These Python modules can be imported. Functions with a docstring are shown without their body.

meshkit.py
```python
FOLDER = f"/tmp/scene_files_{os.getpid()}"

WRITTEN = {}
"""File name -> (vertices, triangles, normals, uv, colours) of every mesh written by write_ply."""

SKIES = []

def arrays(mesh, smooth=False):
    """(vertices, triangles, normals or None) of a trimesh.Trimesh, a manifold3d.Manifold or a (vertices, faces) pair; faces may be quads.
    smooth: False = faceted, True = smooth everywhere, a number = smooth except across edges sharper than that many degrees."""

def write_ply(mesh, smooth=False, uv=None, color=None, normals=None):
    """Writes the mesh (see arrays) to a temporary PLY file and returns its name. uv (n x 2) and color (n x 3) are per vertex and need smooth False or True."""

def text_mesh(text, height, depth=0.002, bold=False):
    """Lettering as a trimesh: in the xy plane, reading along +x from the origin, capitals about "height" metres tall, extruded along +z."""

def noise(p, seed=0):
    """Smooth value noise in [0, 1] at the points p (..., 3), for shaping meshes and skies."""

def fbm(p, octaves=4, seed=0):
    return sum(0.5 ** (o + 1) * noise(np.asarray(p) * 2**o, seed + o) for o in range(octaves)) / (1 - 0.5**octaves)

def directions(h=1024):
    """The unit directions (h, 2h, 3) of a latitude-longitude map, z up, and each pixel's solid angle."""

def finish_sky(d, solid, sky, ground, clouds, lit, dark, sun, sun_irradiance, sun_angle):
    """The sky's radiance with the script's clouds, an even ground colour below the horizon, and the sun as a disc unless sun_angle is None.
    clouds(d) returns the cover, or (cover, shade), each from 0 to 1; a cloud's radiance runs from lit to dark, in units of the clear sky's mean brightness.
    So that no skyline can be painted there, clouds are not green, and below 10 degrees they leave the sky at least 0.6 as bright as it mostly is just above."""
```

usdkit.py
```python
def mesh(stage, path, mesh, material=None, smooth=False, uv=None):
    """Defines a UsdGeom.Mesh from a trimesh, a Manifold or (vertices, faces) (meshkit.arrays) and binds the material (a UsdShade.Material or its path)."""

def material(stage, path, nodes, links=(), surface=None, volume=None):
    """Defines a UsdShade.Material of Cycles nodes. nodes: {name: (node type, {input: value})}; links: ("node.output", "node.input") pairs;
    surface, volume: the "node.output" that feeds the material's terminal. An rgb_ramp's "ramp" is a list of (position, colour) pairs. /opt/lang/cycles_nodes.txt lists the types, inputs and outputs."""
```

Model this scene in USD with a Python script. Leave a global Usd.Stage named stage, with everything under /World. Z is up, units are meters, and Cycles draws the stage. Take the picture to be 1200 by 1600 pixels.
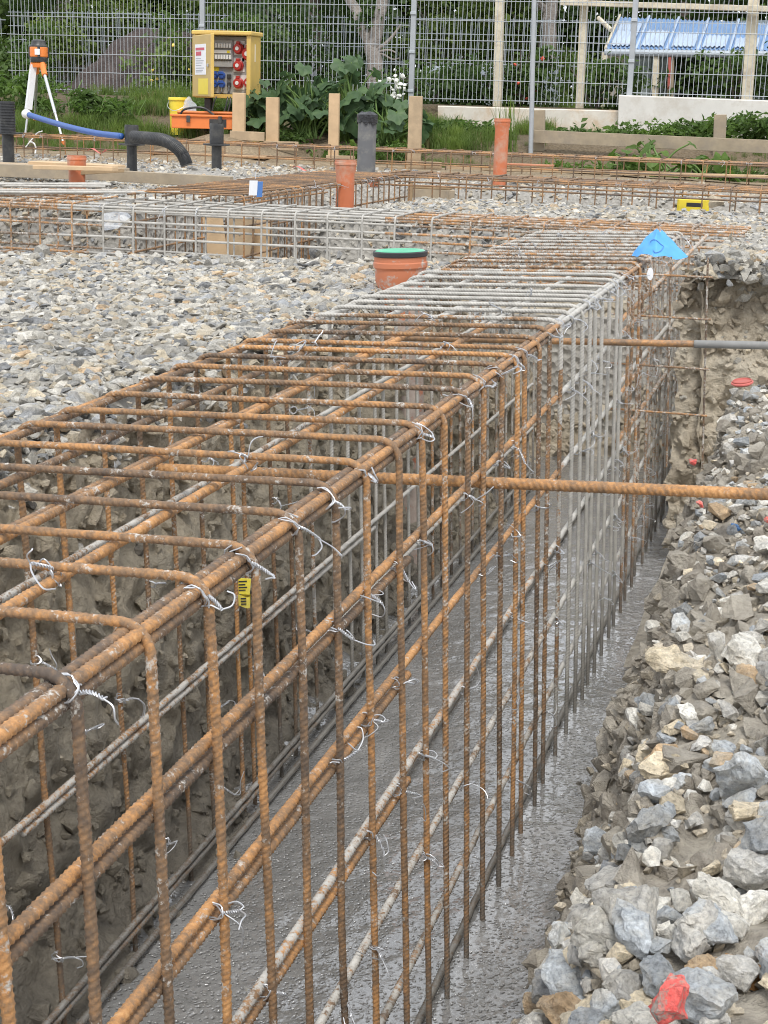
import math, random, numpy as np, trimesh, usdkit, meshkit
from pxr import Usd, UsdGeom, UsdLux, UsdShade, Gf, Sdf, Vt
from scipy.spatial import ConvexHull

stage = Usd.Stage.CreateInMemory()
UsdGeom.SetStageUpAxis(stage, 'Z')
UsdGeom.SetStageMetersPerUnit(stage, 1.0)
UsdGeom.Xform.Define(stage, '/World')
UsdGeom.Scope.Define(stage, '/World/Looks')

# ------------------------------------------------------------------ camera, sky, sun, exposure
FPX, YAW, PITCH, ROLL = 2370.0, .286, .25, -.013
EYE = np.array([.65, 0, .491])
_f = np.array([-math.sin(YAW) * math.cos(PITCH), math.cos(YAW) * math.cos(PITCH), -math.sin(PITCH)])
_r0 = np.array([math.cos(YAW), math.sin(YAW), 0]); _u0 = np.cross(_r0, _f)
_r = math.cos(ROLL) * _r0 + math.sin(ROLL) * _u0
_u = -math.sin(ROLL) * _r0 + math.cos(ROLL) * _u0
cam = UsdGeom.Camera.Define(stage, '/World/camera')
cam.AddTransformOp().Set(Gf.Matrix4d(*_r, 0, *_u, 0, *(-_f), 0, *EYE, 1))
cam.CreateHorizontalApertureAttr(36.0)
cam.CreateVerticalApertureAttr(48.0)
cam.CreateFocalLengthAttr(36.0 * FPX / 1200)
cam.CreateClippingRangeAttr(Gf.Vec2f(.05, 2000))
cam.CreateExposureAttr(0.8)

SUN_EL, SUN_AZ = math.radians(56), math.radians(158)      # azimuth = atan2(x, y)
sun = UsdLux.DistantLight.Define(stage, '/World/sun')
sun.CreateIntensityAttr(.4); sun.CreateAngleAttr(14.0); sun.CreateColorAttr(Gf.Vec3f(1, .96, .9))
sun.CreateNormalizeAttr(True)
sd = np.array([math.sin(SUN_AZ) * math.cos(SUN_EL), math.cos(SUN_AZ) * math.cos(SUN_EL), math.sin(SUN_EL)])
_x = np.cross([0, 0, 1], sd); _x /= np.linalg.norm(_x); _y = np.cross(sd, _x)
sun.AddTransformOp().Set(Gf.Matrix4d(*_x, 0, *_y, 0, *sd, 0, 0, 0, 0, 1))

usdkit.material(stage, '/World/Looks/sky', {
    'sky': ('sky_texture', {'sky_type': 'single_scattering', 'sun_disc': False, 'sun_elevation': SUN_EL, 'sun_rotation': SUN_AZ}),
    'tc': ('texture_coordinate', {}),
    'n': ('noise_texture', {'scale': 2.6, 'detail': 6.0, 'roughness': .55, 'distortion': .4}),
    'cov': ('rgb_ramp', {'ramp': [(.28, (.62, .62, .62)), (.45, (.96, .96, .96)), (1, (1, 1, 1))]}),
    'shade': ('rgb_ramp', {'ramp': [(.25, (8.5, 8.8, 9.25)), (.5, (6.3, 6.55, 6.95)), (.8, (4.3, 4.5, 4.8))]}),
    'mix': ('mix', {}),
    'bg': ('background_shader', {'strength': .12}),
}, [('tc.generated', 'n.vector'), ('n.fac', 'cov.fac'), ('n.fac', 'shade.fac'), ('cov.color', 'mix.fac'),
    ('sky.color', 'mix.color1'), ('shade.color', 'mix.color2'), ('mix.color', 'bg.color')], surface='bg.background')
dome = UsdLux.DomeLight.Define(stage, '/World/sky')
dome.GetPrim().SetCustomDataByKey('kind', 'structure')
UsdShade.MaterialBindingAPI.Apply(dome.GetPrim()).Bind(UsdShade.Material.Get(stage, '/World/Looks/sky'))


def ray(px, py):
    return (px - 600) / FPX * _r - (py - 800) / FPX * _u + _f


def at(px, py, Y):
    d = ray(px, py); return EYE + d * (Y - EYE[1]) / d[1]


def atx(px, py, X):
    d = ray(px, py); return EYE + d * (X - EYE[0]) / d[0]


def atz(px, py, Z):
    d = ray(px, py); return EYE + d * (Z - EYE[2]) / d[2]


def proj(P):
    d = np.asarray(P, float) - EYE; z = d @ _f
    return 600 + FPX * (d @ _r) / z, 800 - FPX * (d @ _u) / z, z


# ------------------------------------------------------------------ naming and mesh helpers
_used = {}


def path_for(name, parent='/World'):
    k = (parent, name); n = _used.get(k, -1) + 1; _used[k] = n
    return f'{parent}/{name}' + (f'_{n:03d}' if n else '')


def keys(prim, label=None, cat=None, group=None, kind=None):
    for k, v in (('label', label), ('category', cat), ('group', group), ('kind', kind)):
        if v: prim.SetCustomDataByKey(k, v)


def smooth01(a, b, x):
    t = np.clip((np.asarray(x, float) - a) / (b - a), 0, 1); return t * t * (3 - 2 * t)


TILT = .045                                               # the far ground falls gently to the right


def tiltz(x, y):
    return -TILT * (np.asarray(x, float) + 1.5) * smooth01(5, 9.5, y)


def thing(name, label, cat, loc=(0, 0, 0), rotz=0, group=None, kind=None, lean=0, tip=0):
    p = path_for(name)
    x = UsdGeom.Xform.Define(stage, p)
    c, s = math.cos(rotz), math.sin(rotz)
    M = np.array([[c, -s, 0], [s, c, 0], [0, 0, 1.0]])
    if tip:
        c, s = math.cos(tip), math.sin(tip); M = M @ np.array([[1, 0, 0], [0, c, -s], [0, s, c]])
    if lean:
        c, s = math.cos(lean), math.sin(lean); M = np.array([[c, 0, s], [0, 1, 0], [-s, 0, c]]) @ M
    A = M.T
    x.AddTransformOp().Set(Gf.Matrix4d(*A[0], 0, *A[1], 0, *A[2], 0, *map(float, loc), 1))
    keys(x.GetPrim(), label, cat, group, kind)
    return p


def obj(name, mesh, mat, parent='/World', smooth=30, uv=None, label=None, cat=None, group=None, kind=None):
    p = path_for(name, parent)
    if isinstance(mesh, MB): mesh = mesh.get()
    m = usdkit.mesh(stage, p, mesh, LOOK[mat] if isinstance(mat, str) else mat, smooth=smooth, uv=uv)
    m.CreateDoubleSidedAttr(True)
    keys(m.GetPrim(), label, cat, group, kind)
    return p


class MB:
    def __init__(s): s.v, s.f, s.n = [], [], 0

    def add(s, v, f):
        v = np.asarray(v, float); s.v.append(v); s.f.append(np.asarray(f, int) + s.n); s.n += len(v); return s

    def mesh(s, m): return s.add(m.vertices, m.faces)

    def box(s, lo, hi, bev=0.0, R=None, o=None):
        lo, hi = np.array(lo, float), np.array(hi, float)
        if bev:
            pts = []
            for sx in (0, 1):
                for sy in (0, 1):
                    for sz in (0, 1):
                        c = np.where([sx, sy, sz], hi, lo); d = np.where([sx, sy, sz], -1, 1) * bev
                        for k in range(3):
                            q = c.copy()
                            for j in range(3):
                                if j != k: q[j] += d[j]
                            pts.append(q)
            v, f = hull(np.array(pts))
        else:
            v = np.array([[x, y, z] for x in (lo[0], hi[0]) for y in (lo[1], hi[1]) for z in (lo[2], hi[2])])
            f = [[0, 1, 3], [0, 3, 2], [4, 6, 7], [4, 7, 5], [0, 4, 5], [0, 5, 1], [2, 3, 7], [2, 7, 6], [0, 2, 6], [0, 6, 4], [1, 5, 7], [1, 7, 3]]
        if R is not None: v = v @ np.asarray(R).T
        if o is not None: v = v + np.asarray(o)
        return s.add(v, f)

    def tube(s, pts, r, n=8, cap=True):
        v, f, _ = tube(pts, r, n, cap); return s.add(v, f)

    def cyl(s, a, b, r, n=16, r2=None):
        return s.tube([a, b], [r, r if r2 is None else r2], n)

    def lathe(s, prof, n=28, o=(0, 0, 0), closed=False):
        """prof: (r, z) pairs, swept round z."""
        prof = np.array(prof, float); a = np.linspace(0, 2 * np.pi, n, endpoint=False)
        v = np.stack([prof[:, None, 0] * np.cos(a), prof[:, None, 0] * np.sin(a), prof[:, None, 1] + 0 * a], -1).reshape(-1, 3) + np.array(o)
        f = []
        m = len(prof)
        for i in range(m if closed else m - 1):
            j = (i + 1) % m
            for k in range(n):
                l = (k + 1) % n
                f += [[i * n + k, i * n + l, j * n + l], [i * n + k, j * n + l, j * n + k]]
        return s.add(v, f)

    def get(s): return np.vstack(s.v), np.vstack(s.f)


def hull(p):
    h = ConvexHull(p); f = h.simplices.copy()
    a, b, c = p[f[:, 0]], p[f[:, 1]], p[f[:, 2]]
    flip = np.einsum('ij,ij->i', np.cross(b - a, c - a), h.equations[:, :3]) < 0
    f[flip] = f[flip][:, ::-1]
    u, inv = np.unique(f, return_inverse=True)
    return p[u], inv.reshape(f.shape)


def resample(pts, ds):
    pts = np.asarray(pts, float); L = np.r_[0, np.cumsum(np.linalg.norm(np.diff(pts, axis=0), axis=1))]
    n = max(2, int(round(L[-1] / ds)) + 1); s = np.linspace(0, L[-1], n)
    return np.stack([np.interp(s, L, pts[:, k]) for k in range(3)], 1)


def tube(pts, r, n=8, cap=True, rib=0, pitch=.008, wob=0, seed=0):
    """A tube along a polyline: vertices, triangles, uv (metres along, turn). rib: height of the slanted ribs of reinforcing steel."""
    p = np.asarray(pts, float); m = len(p)
    t = np.gradient(p, axis=0); t /= np.linalg.norm(t, axis=1, keepdims=True) + 1e-12
    a = np.array([0, 0, 1.0]) if abs(t[0, 2]) < .8 else np.array([1.0, 0, 0])
    N = np.zeros_like(p); N[0] = a - t[0] * (a @ t[0]); N[0] /= np.linalg.norm(N[0])
    for i in range(1, m):
        q = N[i - 1] - t[i] * (N[i - 1] @ t[i]); N[i] = q / (np.linalg.norm(q) + 1e-12)
    Bn = np.cross(t, N)
    th = np.linspace(0, 2 * np.pi, n, endpoint=False)
    s = np.r_[0, np.cumsum(np.linalg.norm(np.diff(p, axis=0), axis=1))]
    R = np.broadcast_to(np.asarray(r, float).reshape(-1, 1), (m, n)).copy() if np.ndim(r) else np.full((m, n), float(r))
    if wob: R *= 1 + wob * (meshkit.noise(np.stack([s * 60, 0 * s + seed, 0 * s], 1)) - .5)[:, None]
    if rib:
        ph = s[:, None] / pitch + np.where(np.sin(th) > 0, .55, .55 * 1.3) * np.cos(th)[None]
        R += rib * np.clip(np.cos(2 * np.pi * ph) * 1.5 - .3, 0, 1) * np.abs(np.sin(th))[None] ** .8
    v = (p[:, None] + N[:, None] * (R * np.cos(th))[..., None] + Bn[:, None] * (R * np.sin(th))[..., None]).reshape(-1, 3)
    i, k = np.meshgrid(np.arange(m - 1), np.arange(n), indexing='ij'); l = (k + 1) % n
    A, Bq, Cq, D = i * n + k, i * n + l, (i + 1) * n + l, (i + 1) * n + k
    f = np.concatenate([np.stack([A, Bq, Cq], -1).reshape(-1, 3), np.stack([A, Cq, D], -1).reshape(-1, 3)])
    uv = np.stack([np.repeat(s, n), np.tile(th / (2 * np.pi), m)], 1)
    if cap:
        v = np.vstack([v, p[0], p[-1]]); uv = np.vstack([uv, [0, 0], [s[-1], 0]])
        k = np.arange(n); l = (k + 1) % n; e = (m - 1) * n
        f = np.vstack([f, np.stack([np.full(n, m * n), l, k], 1), np.stack([np.full(n, m * n + 1), e + k, e + l], 1)])
    return v, f, uv


def bez(P, n=24):
    """A smooth curve through the points P (Catmull-Rom)."""
    P = np.asarray(P, float); Q = np.vstack([2 * P[0] - P[1], P, 2 * P[-1] - P[-2]]); out = []
    k = max(2, n // (len(P) - 1))
    for i in range(1, len(Q) - 2):
        for t in np.linspace(0, 1, k, endpoint=False):
            out.append(.5 * ((2 * Q[i]) + (-Q[i - 1] + Q[i + 1]) * t + (2 * Q[i - 1] - 5 * Q[i] + 4 * Q[i + 1] - Q[i + 2]) * t ** 2 + (-Q[i - 1] + 3 * Q[i] - 3 * Q[i + 1] + Q[i + 2]) * t ** 3))
    return np.array(out + [P[-1]])


def fbm(p, octv=4, seed=0): return meshkit.fbm(np.asarray(p, float), octv, seed)


def grid(U, V, fn):
    """A sheet: fn(u, v) gives the points (..., 3) on the grid."""
    u, v = np.meshgrid(U, V, indexing='ij'); p = fn(u, v)
    a, b = len(U), len(V)
    i, j = np.meshgrid(np.arange(a - 1), np.arange(b - 1), indexing='ij')
    q = i * b + j
    f = np.concatenate([np.stack([q, q + b, q + b + 1], -1).reshape(-1, 3), np.stack([q, q + b + 1, q + 1], -1).reshape(-1, 3)])
    return p.reshape(-1, 3), f


# ------------------------------------------------------------------ materials
LOOK = {}


def mat(name, nodes, links, surface='p.BSDF'):
    LOOK[name] = usdkit.material(stage, '/World/Looks/' + name, nodes, links, surface=surface)


def plain(name, col, rough=.6, metal=0, var=.18, scale=14, bump=.1, bscale=120, bdist=.004, spec=.5, dirt=None, **kw):
    """A colour broken up by two noises, fine relief, and an optional dirt colour in patches."""
    c = np.array(col, float)
    n = {'g': ('geometry', {}), 'n': ('noise_texture', {'scale': scale, 'detail': 5.0, 'roughness': .6}),
         'r': ('rgb_ramp', {'ramp': [(.25, c * (1 - var)), (.5, c), (.75, np.minimum(c * (1 + var), .95))]}),
         'b': ('noise_texture', {'scale': bscale, 'detail': 3.0}), 'bp': ('bump', {'strength': bump, 'distance': bdist}),
         'p': ('principled_bsdf', {'roughness': rough, 'metallic': metal, 'specular_ior_level': spec, **kw})}
    l = [('g.position', 'n.vector'), ('g.position', 'b.vector'), ('n.fac', 'r.fac'), ('b.fac', 'bp.height'), ('bp.normal', 'p.normal')]
    if dirt is not None:
        n['dn'] = ('noise_texture', {'scale': scale * .7, 'detail': 8.0, 'roughness': .7})
        n['dr'] = ('rgb_ramp', {'ramp': [(.47, (0, 0, 0)), (.66, (.9, .9, .9))]})
        n['dm'] = ('mix', {'color2': dirt})
        l += [('g.position', 'dn.vector'), ('dn.fac', 'dr.fac'), ('dr.color', 'dm.fac'), ('r.color', 'dm.color1'), ('dm.color', 'p.base_color')]
    else:
        l.append(('r.color', 'p.base_color'))
    mat(name, n, l)


def rust(name, shift=0.0, splash=0.0, zone=True, wet=True, ribs=0.0):
    """Rusty reinforcing steel: dark mill scale to orange rust, dried cement in flecks, a stretch of the trench where slurry ran over everything, wet grey film near the floor."""
    n = {'g': ('geometry', {}), 'oi': ('object_info', {}),
         'n1': ('noise_texture', {'scale': 85, 'detail': 8.0, 'roughness': .72}), 'n2': ('noise_texture', {'scale': 7, 'detail': 3.0}),
         'n3': ('noise_texture', {'scale': 150, 'detail': 4.0, 'roughness': .7}),
         'a': ('math', {'math_type': 'multiply_add', 'value2': .42, 'value3': -.21 + shift}),
         'a2': ('math', {'math_type': 'add'}),
         'ob': ('math', {'math_type': 'multiply_add', 'value2': .17, 'value3': -.085}), 'a3': ('math', {'math_type': 'add'}),
         'nm': ('math', {'math_type': 'multiply_add', 'value2': .72, 'value3': .14}), 'r': ('rgb_ramp', {'ramp': [(.28, (.08, .06, .046)), (.42, (.165, .105, .062)), (.52, (.265, .152, .074)), (.6, (.41, .205, .076)), (.69, (.51, .275, .11)), (.82, (.56, .38, .2))]}),
         'sm': ('math', {'math_type': 'multiply_add', 'value2': 1.0, 'value3': splash}),
         'sr': ('rgb_ramp', {'ramp': [(.66, (0, 0, 0)), (.74, (1, 1, 1))]}),
         'cn': ('noise_texture', {'scale': 30, 'detail': 6.0, 'roughness': .7}),
         'cr': ('rgb_ramp', {'ramp': [(.3, (.3, .29, .265)), (.7, (.5, .48, .44))]}),
         'm1': ('mix', {}), 'sx': ('separate_xyz', {}), 'bp': ('bump', {'strength': .75, 'distance': .0014}),
         'p': ('principled_bsdf', {'roughness': .55, 'specular_ior_level': .6})}
    l = [('g.position', 'n1.vector'), ('g.position', 'n2.vector'), ('g.position', 'n3.vector'), ('g.position', 'cn.vector'), ('n2.fac', 'a.value1'), ('n1.fac', 'nm.value1'), ('nm.value', 'a2.value1'), ('a.value', 'a2.value2'),
         ('oi.random', 'ob.value1'), ('a2.value', 'a3.value1'), ('ob.value', 'a3.value2'), ('a3.value', 'r.fac'), ('cn.fac', 'cr.fac'), ('g.position', 'sx.vector')]
    # cement flecks
    n['fl'] = ('math', {'math_type': 'multiply_add', 'value2': .55}); n['fl2'] = ('math', {'math_type': 'multiply_add', 'value2': .5, 'value3': 0})
    l += [('n3.fac', 'fl2.value1'), ('cn.fac', 'fl.value1'), ('fl2.value', 'fl.value3'), ('fl.value', 'sm.value1')]
    last = 'sm.value'
    if zone:
        def band(tag, comp, a, b, amt, noise='n2.fac', spread=.5):
            n[tag + 'n'] = ('math', {'math_type': 'multiply_add', 'value2': spread}); l.extend([(noise, tag + 'n.value1'), (comp, tag + 'n.value3')])
            n[tag] = ('map_range', {'range_type': 'smoothstep', 'from_min': a, 'from_max': b, 'to_min': 0, 'to_max': amt, 'clamp': True}); l.append((tag + 'n.value', tag + '.value'))
            return tag + '.result'
        u = band('z1', 'sx.y', 4.05, 4.3, .5); d = band('z2', 'sx.y', 5.15, 5.45, 1.0)
        n['zi'] = ('math', {'math_type': 'subtract', 'value1': 1.0}); n['zm'] = ('math', {'math_type': 'multiply'})
        l += [(d, 'zi.value2'), (u, 'zm.value1'), ('zi.value', 'zm.value2')]
        f2 = band('z3', 'sx.y', 4.7, 7.0, .13)
        n['za'] = ('math', {'math_type': 'add'}); n['zb'] = ('math', {'math_type': 'add'})
        l += [(last, 'za.value1'), ('zm.value', 'za.value2'), ('za.value', 'zb.value1'), (f2, 'zb.value2')]
        last = 'zb.value'
    l += [(last, 'sr.fac'), ('sr.color', 'm1.fac'), ('r.color', 'm1.color1'), ('cr.color', 'm1.color2')]
    col = 'm1.color'
    if wet:
        n['wz'] = ('math', {'math_type': 'multiply_add', 'value2': .35}); n['wm'] = ('map_range', {'range_type': 'smoothstep', 'from_min': -1.02, 'from_max': -.72, 'to_min': .8, 'to_max': 0, 'clamp': True})
        n['m2'] = ('mix', {'color2': (.1, .092, .08)}); n['rg'] = ('map_range', {'from_min': 0, 'from_max': .8, 'to_min': .8, 'to_max': .4, 'clamp': True})
        l += [('n2.fac', 'wz.value1'), ('sx.z', 'wz.value3'), ('wz.value', 'wm.value'), ('wm.result', 'm2.fac'), (col, 'm2.color1'), ('wm.result', 'rg.value'), ('rg.result', 'p.roughness')]
        col = 'm2.color'
    l.append((col, 'p.base_color'))
    if ribs:
        n['uv'] = ('uvmap', {'attribute': 'st'}); n['us'] = ('separate_xyz', {})
        n['ua'] = ('math', {'math_type': 'multiply_add', 'value2': 2 * math.pi / ribs}); n['ub'] = ('math', {'math_type': 'multiply', 'value2': 2 * math.pi})
        n['uc'] = ('math', {'math_type': 'cosine'}); n['ud'] = ('math', {'math_type': 'multiply', 'value2': 3.0}); n['ue'] = ('math', {'math_type': 'sine'})
        n['uf'] = ('math', {'math_type': 'multiply_add', 'value2': .4})
        l += [('uv.UV', 'us.vector'), ('us.x', 'ua.value1'), ('us.y', 'ub.value1'), ('ub.value', 'uc.value1'), ('uc.value', 'ud.value1'), ('ud.value', 'ua.value3'), ('ua.value', 'ue.value1'), ('ue.value', 'uf.value1'), ('n3.fac', 'uf.value3'), ('uf.value', 'bp.height')]
    else:
        l.append(('n3.fac', 'bp.height'))
    l.append(('bp.normal', 'p.normal'))
    mat(name, n, l)


rust('stirrup_rust', shift=-.035, splash=.08); rust('bar_rust', shift=-.01, splash=.075); rust('bar_splashed', shift=.03, splash=.2)
rust('stirrup_rust_far', shift=.0, splash=.1, ribs=.009); rust('bar_rust_far', shift=.03, splash=.1, ribs=.011); rust('bar_splashed_far', shift=.03, splash=.2, ribs=.011)
rust('far_rust', shift=-.03, splash=-.06, zone=False, wet=False); rust('grey_splashed', shift=0, splash=.34, zone=False, wet=False); rust('part_splashed', shift=0.02, splash=.14, zone=False, wet=False)


def ground_mat(name, ramp, rough=.85, scale=9, fine=60, bump=.7, bdist=.02, wetramp=None, spec=.3, patches=None):
    n = {'g': ('geometry', {}), 'n': ('noise_texture', {'scale': scale, 'detail': 9.0, 'roughness': .68}), 'r': ('rgb_ramp', {'ramp': ramp}),
         'f': ('noise_texture', {'scale': fine, 'detail': 6.0, 'roughness': .7}), 'v': ('voronoi_texture', {'scale': fine * .6}), 'ad': ('math', {'math_type': 'multiply_add', 'value2': .6}),
         'bp': ('bump', {'strength': bump, 'distance': bdist}), 'p': ('principled_bsdf', {'roughness': rough, 'specular_ior_level': spec}),
         'fr': ('rgb_ramp', {'ramp': [(.3, (.62, .62, .62)), (.6, (1.08, 1.08, 1.08))]}), 'mm': ('mix', {'mix_type': 'multiply', 'fac': .8})}
    l = [('g.position', 'n.vector'), ('g.position', 'f.vector'), ('g.position', 'v.vector'), ('n.fac', 'r.fac'), ('v.distance', 'ad.value1'), ('f.fac', 'ad.value3'), ('ad.value', 'bp.height'), ('bp.normal', 'p.normal'),
         ('f.fac', 'fr.fac'), ('r.color', 'mm.color1'), ('fr.color', 'mm.color2'), ('mm.color', 'p.base_color')]
    mat(name, n, l)


ground_mat('gravel_bed', [(.3, (.2, .19, .17)), (.5, (.32, .305, .275)), (.7, (.43, .405, .36))], fine=80)
ground_mat('bank_clay', [(.3, (.25, .22, .18)), (.48, (.39, .355, .3)), (.6, (.47, .43, .36)), (.75, (.54, .5, .42))], scale=7, fine=45, bump=.9, bdist=.03)
ground_mat('trench_end_clay', [(.3, (.32, .265, .195)), (.46, (.52, .455, .355)), (.7, (.62, .57, .47))], scale=6, fine=40, bump=.9, bdist=.03)
ground_mat('soil', [(.3, (.1, .075, .05)), (.5, (.17, .13, .085)), (.7, (.25, .2, .14))], fine=50)
ground_mat('mound_soil', [(.3, (.05, .04, .037)), (.5, (.085, .066, .06)), (.7, (.13, .1, .09))], scale=4, fine=30, bump=1, bdist=.05)
# wet clay wall: dark grey, half wet, drier and browner towards the top
mat('wall_clay', {'g': ('geometry', {}), 'sx': ('separate_xyz', {}), 'n': ('noise_texture', {'scale': 5, 'detail': 9.0, 'roughness': .65}), 'f': ('noise_texture', {'scale': 45, 'detail': 6.0, 'roughness': .7}),
    'hz': ('math', {'math_type': 'multiply_add', 'value2': 1.5}), 'hr': ('map_range', {'from_min': -.55, 'from_max': .95, 'to_min': 0, 'to_max': 1, 'clamp': True}),
    'yy': ('map_range', {'from_min': 5.2, 'from_max': 7.4, 'to_min': 0, 'to_max': .62, 'clamp': True}), 'ya': ('math', {'math_type': 'add'}),
    'r': ('rgb_ramp', {'ramp': [(.1, (.3, .27, .222)), (.45, (.44, .39, .305)), (.58, (.42, .365, .275)), (.78, (.58, .5, .38))]}),
    'fr': ('rgb_ramp', {'ramp': [(.3, (.6, .6, .6)), (.62, (1.1, 1.1, 1.1))]}), 'mm': ('mix', {'mix_type': 'multiply', 'fac': .8}),
    'rr': ('map_range', {'from_min': .35, 'from_max': .75, 'to_min': .45, 'to_max': .85, 'clamp': True}), 'bp': ('bump', {'strength': 1.0, 'distance': .035}), 'p': ('principled_bsdf', {'specular_ior_level': .4})},
    [('g.position', 'sx.vector'), ('g.position', 'n.vector'), ('g.position', 'f.vector'), ('n.fac', 'hz.value1'), ('sx.z', 'hz.value3'), ('hz.value', 'hr.value'), ('sx.y', 'yy.value'), ('hr.result', 'ya.value1'), ('yy.result', 'ya.value2'), ('ya.value', 'r.fac'),
     ('f.fac', 'fr.fac'), ('r.color', 'mm.color1'), ('fr.color', 'mm.color2'), ('mm.color', 'p.base_color'), ('n.fac', 'rr.value'), ('rr.result', 'p.roughness'), ('f.fac', 'bp.height'), ('bp.normal', 'p.normal')])
# wet slurry on the trench floor: smooth film with dimples and small stones under it
mat('slurry', {'g': ('geometry', {}), 'n': ('noise_texture', {'scale': 2.6, 'detail': 8.0, 'roughness': .65, 'distortion': .6}), 'r': ('rgb_ramp', {'ramp': [(.3, (.14, .139, .135)), (.5, (.2, .199, .195)), (.7, (.29, .288, .283))]}),
    'wp': ('noise_texture', {'scale': 30, 'detail': 2.0}), 'wa': ('vector_math', {'math_type': 'multiply_add', 'vector2': (.02, .02, .02)}),
    'v': ('voronoi_texture', {'scale': 88, 'feature': 'smooth_f1', 'smoothness': .35}), 'v2': ('noise_texture', {'scale': 26, 'detail': 2.0, 'roughness': .5}), 'dr': ('rgb_ramp', {'ramp': [(.1, (0, 0, 0)), (.42, (1, 1, 1))]}),
    'h': ('math', {'math_type': 'multiply_add', 'value2': .55}), 'bp': ('bump', {'strength': .9, 'distance': .013}),
    'w': ('noise_texture', {'scale': 300, 'detail': 2.0}), 'wr': ('rgb_ramp', {'ramp': [(.64, (0, 0, 0)), (.7, (.8, .8, .8))]}), 'wm': ('mix', {'color2': (.46, .45, .43)}),
    'rr': ('map_range', {'from_min': .4, 'from_max': .68, 'to_min': .04, 'to_max': .17, 'clamp': True}), 'cb': ('bump', {'strength': .5, 'distance': .0045}), 'fx': ('separate_xyz', {}), 'fa': ('math', {'math_type': 'multiply_add', 'value2': .25}), 'fm': ('map_range', {'range_type': 'smoothstep', 'from_min': .02, 'from_max': .2, 'to_min': .75, 'to_max': 1.0, 'clamp': True}), 'fc': ('map_range', {'range_type': 'smoothstep', 'from_min': .02, 'from_max': .2, 'to_min': .4, 'to_max': .6, 'clamp': True}), 'wn': ('noise_texture', {'scale': 1.7, 'detail': 5.0, 'roughness': .6}), 'wc': ('map_range', {'from_min': .36, 'from_max': .5, 'to_min': .35, 'to_max': 1.0, 'clamp': True}),
    'p': ('principled_bsdf', {'specular_ior_level': .6, 'coat_weight': 1.0, 'coat_roughness': .04, 'coat_ior': 2.15})},
    [('g.position', 'n.vector'), ('g.position', 'wp.vector'), ('wp.color', 'wa.vector1'), ('g.position', 'wa.vector3'), ('wa.vector', 'v.vector'), ('g.position', 'v2.vector'), ('g.position', 'w.vector'), ('n.fac', 'r.fac'), ('v.distance', 'dr.fac'), ('dr.color', 'h.value1'), ('v2.fac', 'h.value3'), ('h.value', 'bp.height'), ('bp.normal', 'p.normal'),
     ('g.position', 'fx.vector'), ('n.fac', 'fa.value1'), ('fx.x', 'fa.value3'), ('fa.value', 'fm.value'), ('fa.value', 'fc.value'), ('fm.result', 'bp.strength'), ('fc.result', 'cb.strength'), ('g.position', 'wn.vector'), ('wn.fac', 'wc.value'), ('wc.result', 'p.coat_weight'), ('h.value', 'cb.height'), ('cb.normal', 'p.coat_normal'), ('w.fac', 'wr.fac'), ('wr.color', 'wm.fac'), ('r.color', 'wm.color1'), ('wm.color', 'p.base_color'), ('n.fac', 'rr.value'), ('rr.result', 'p.roughness')])
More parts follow.
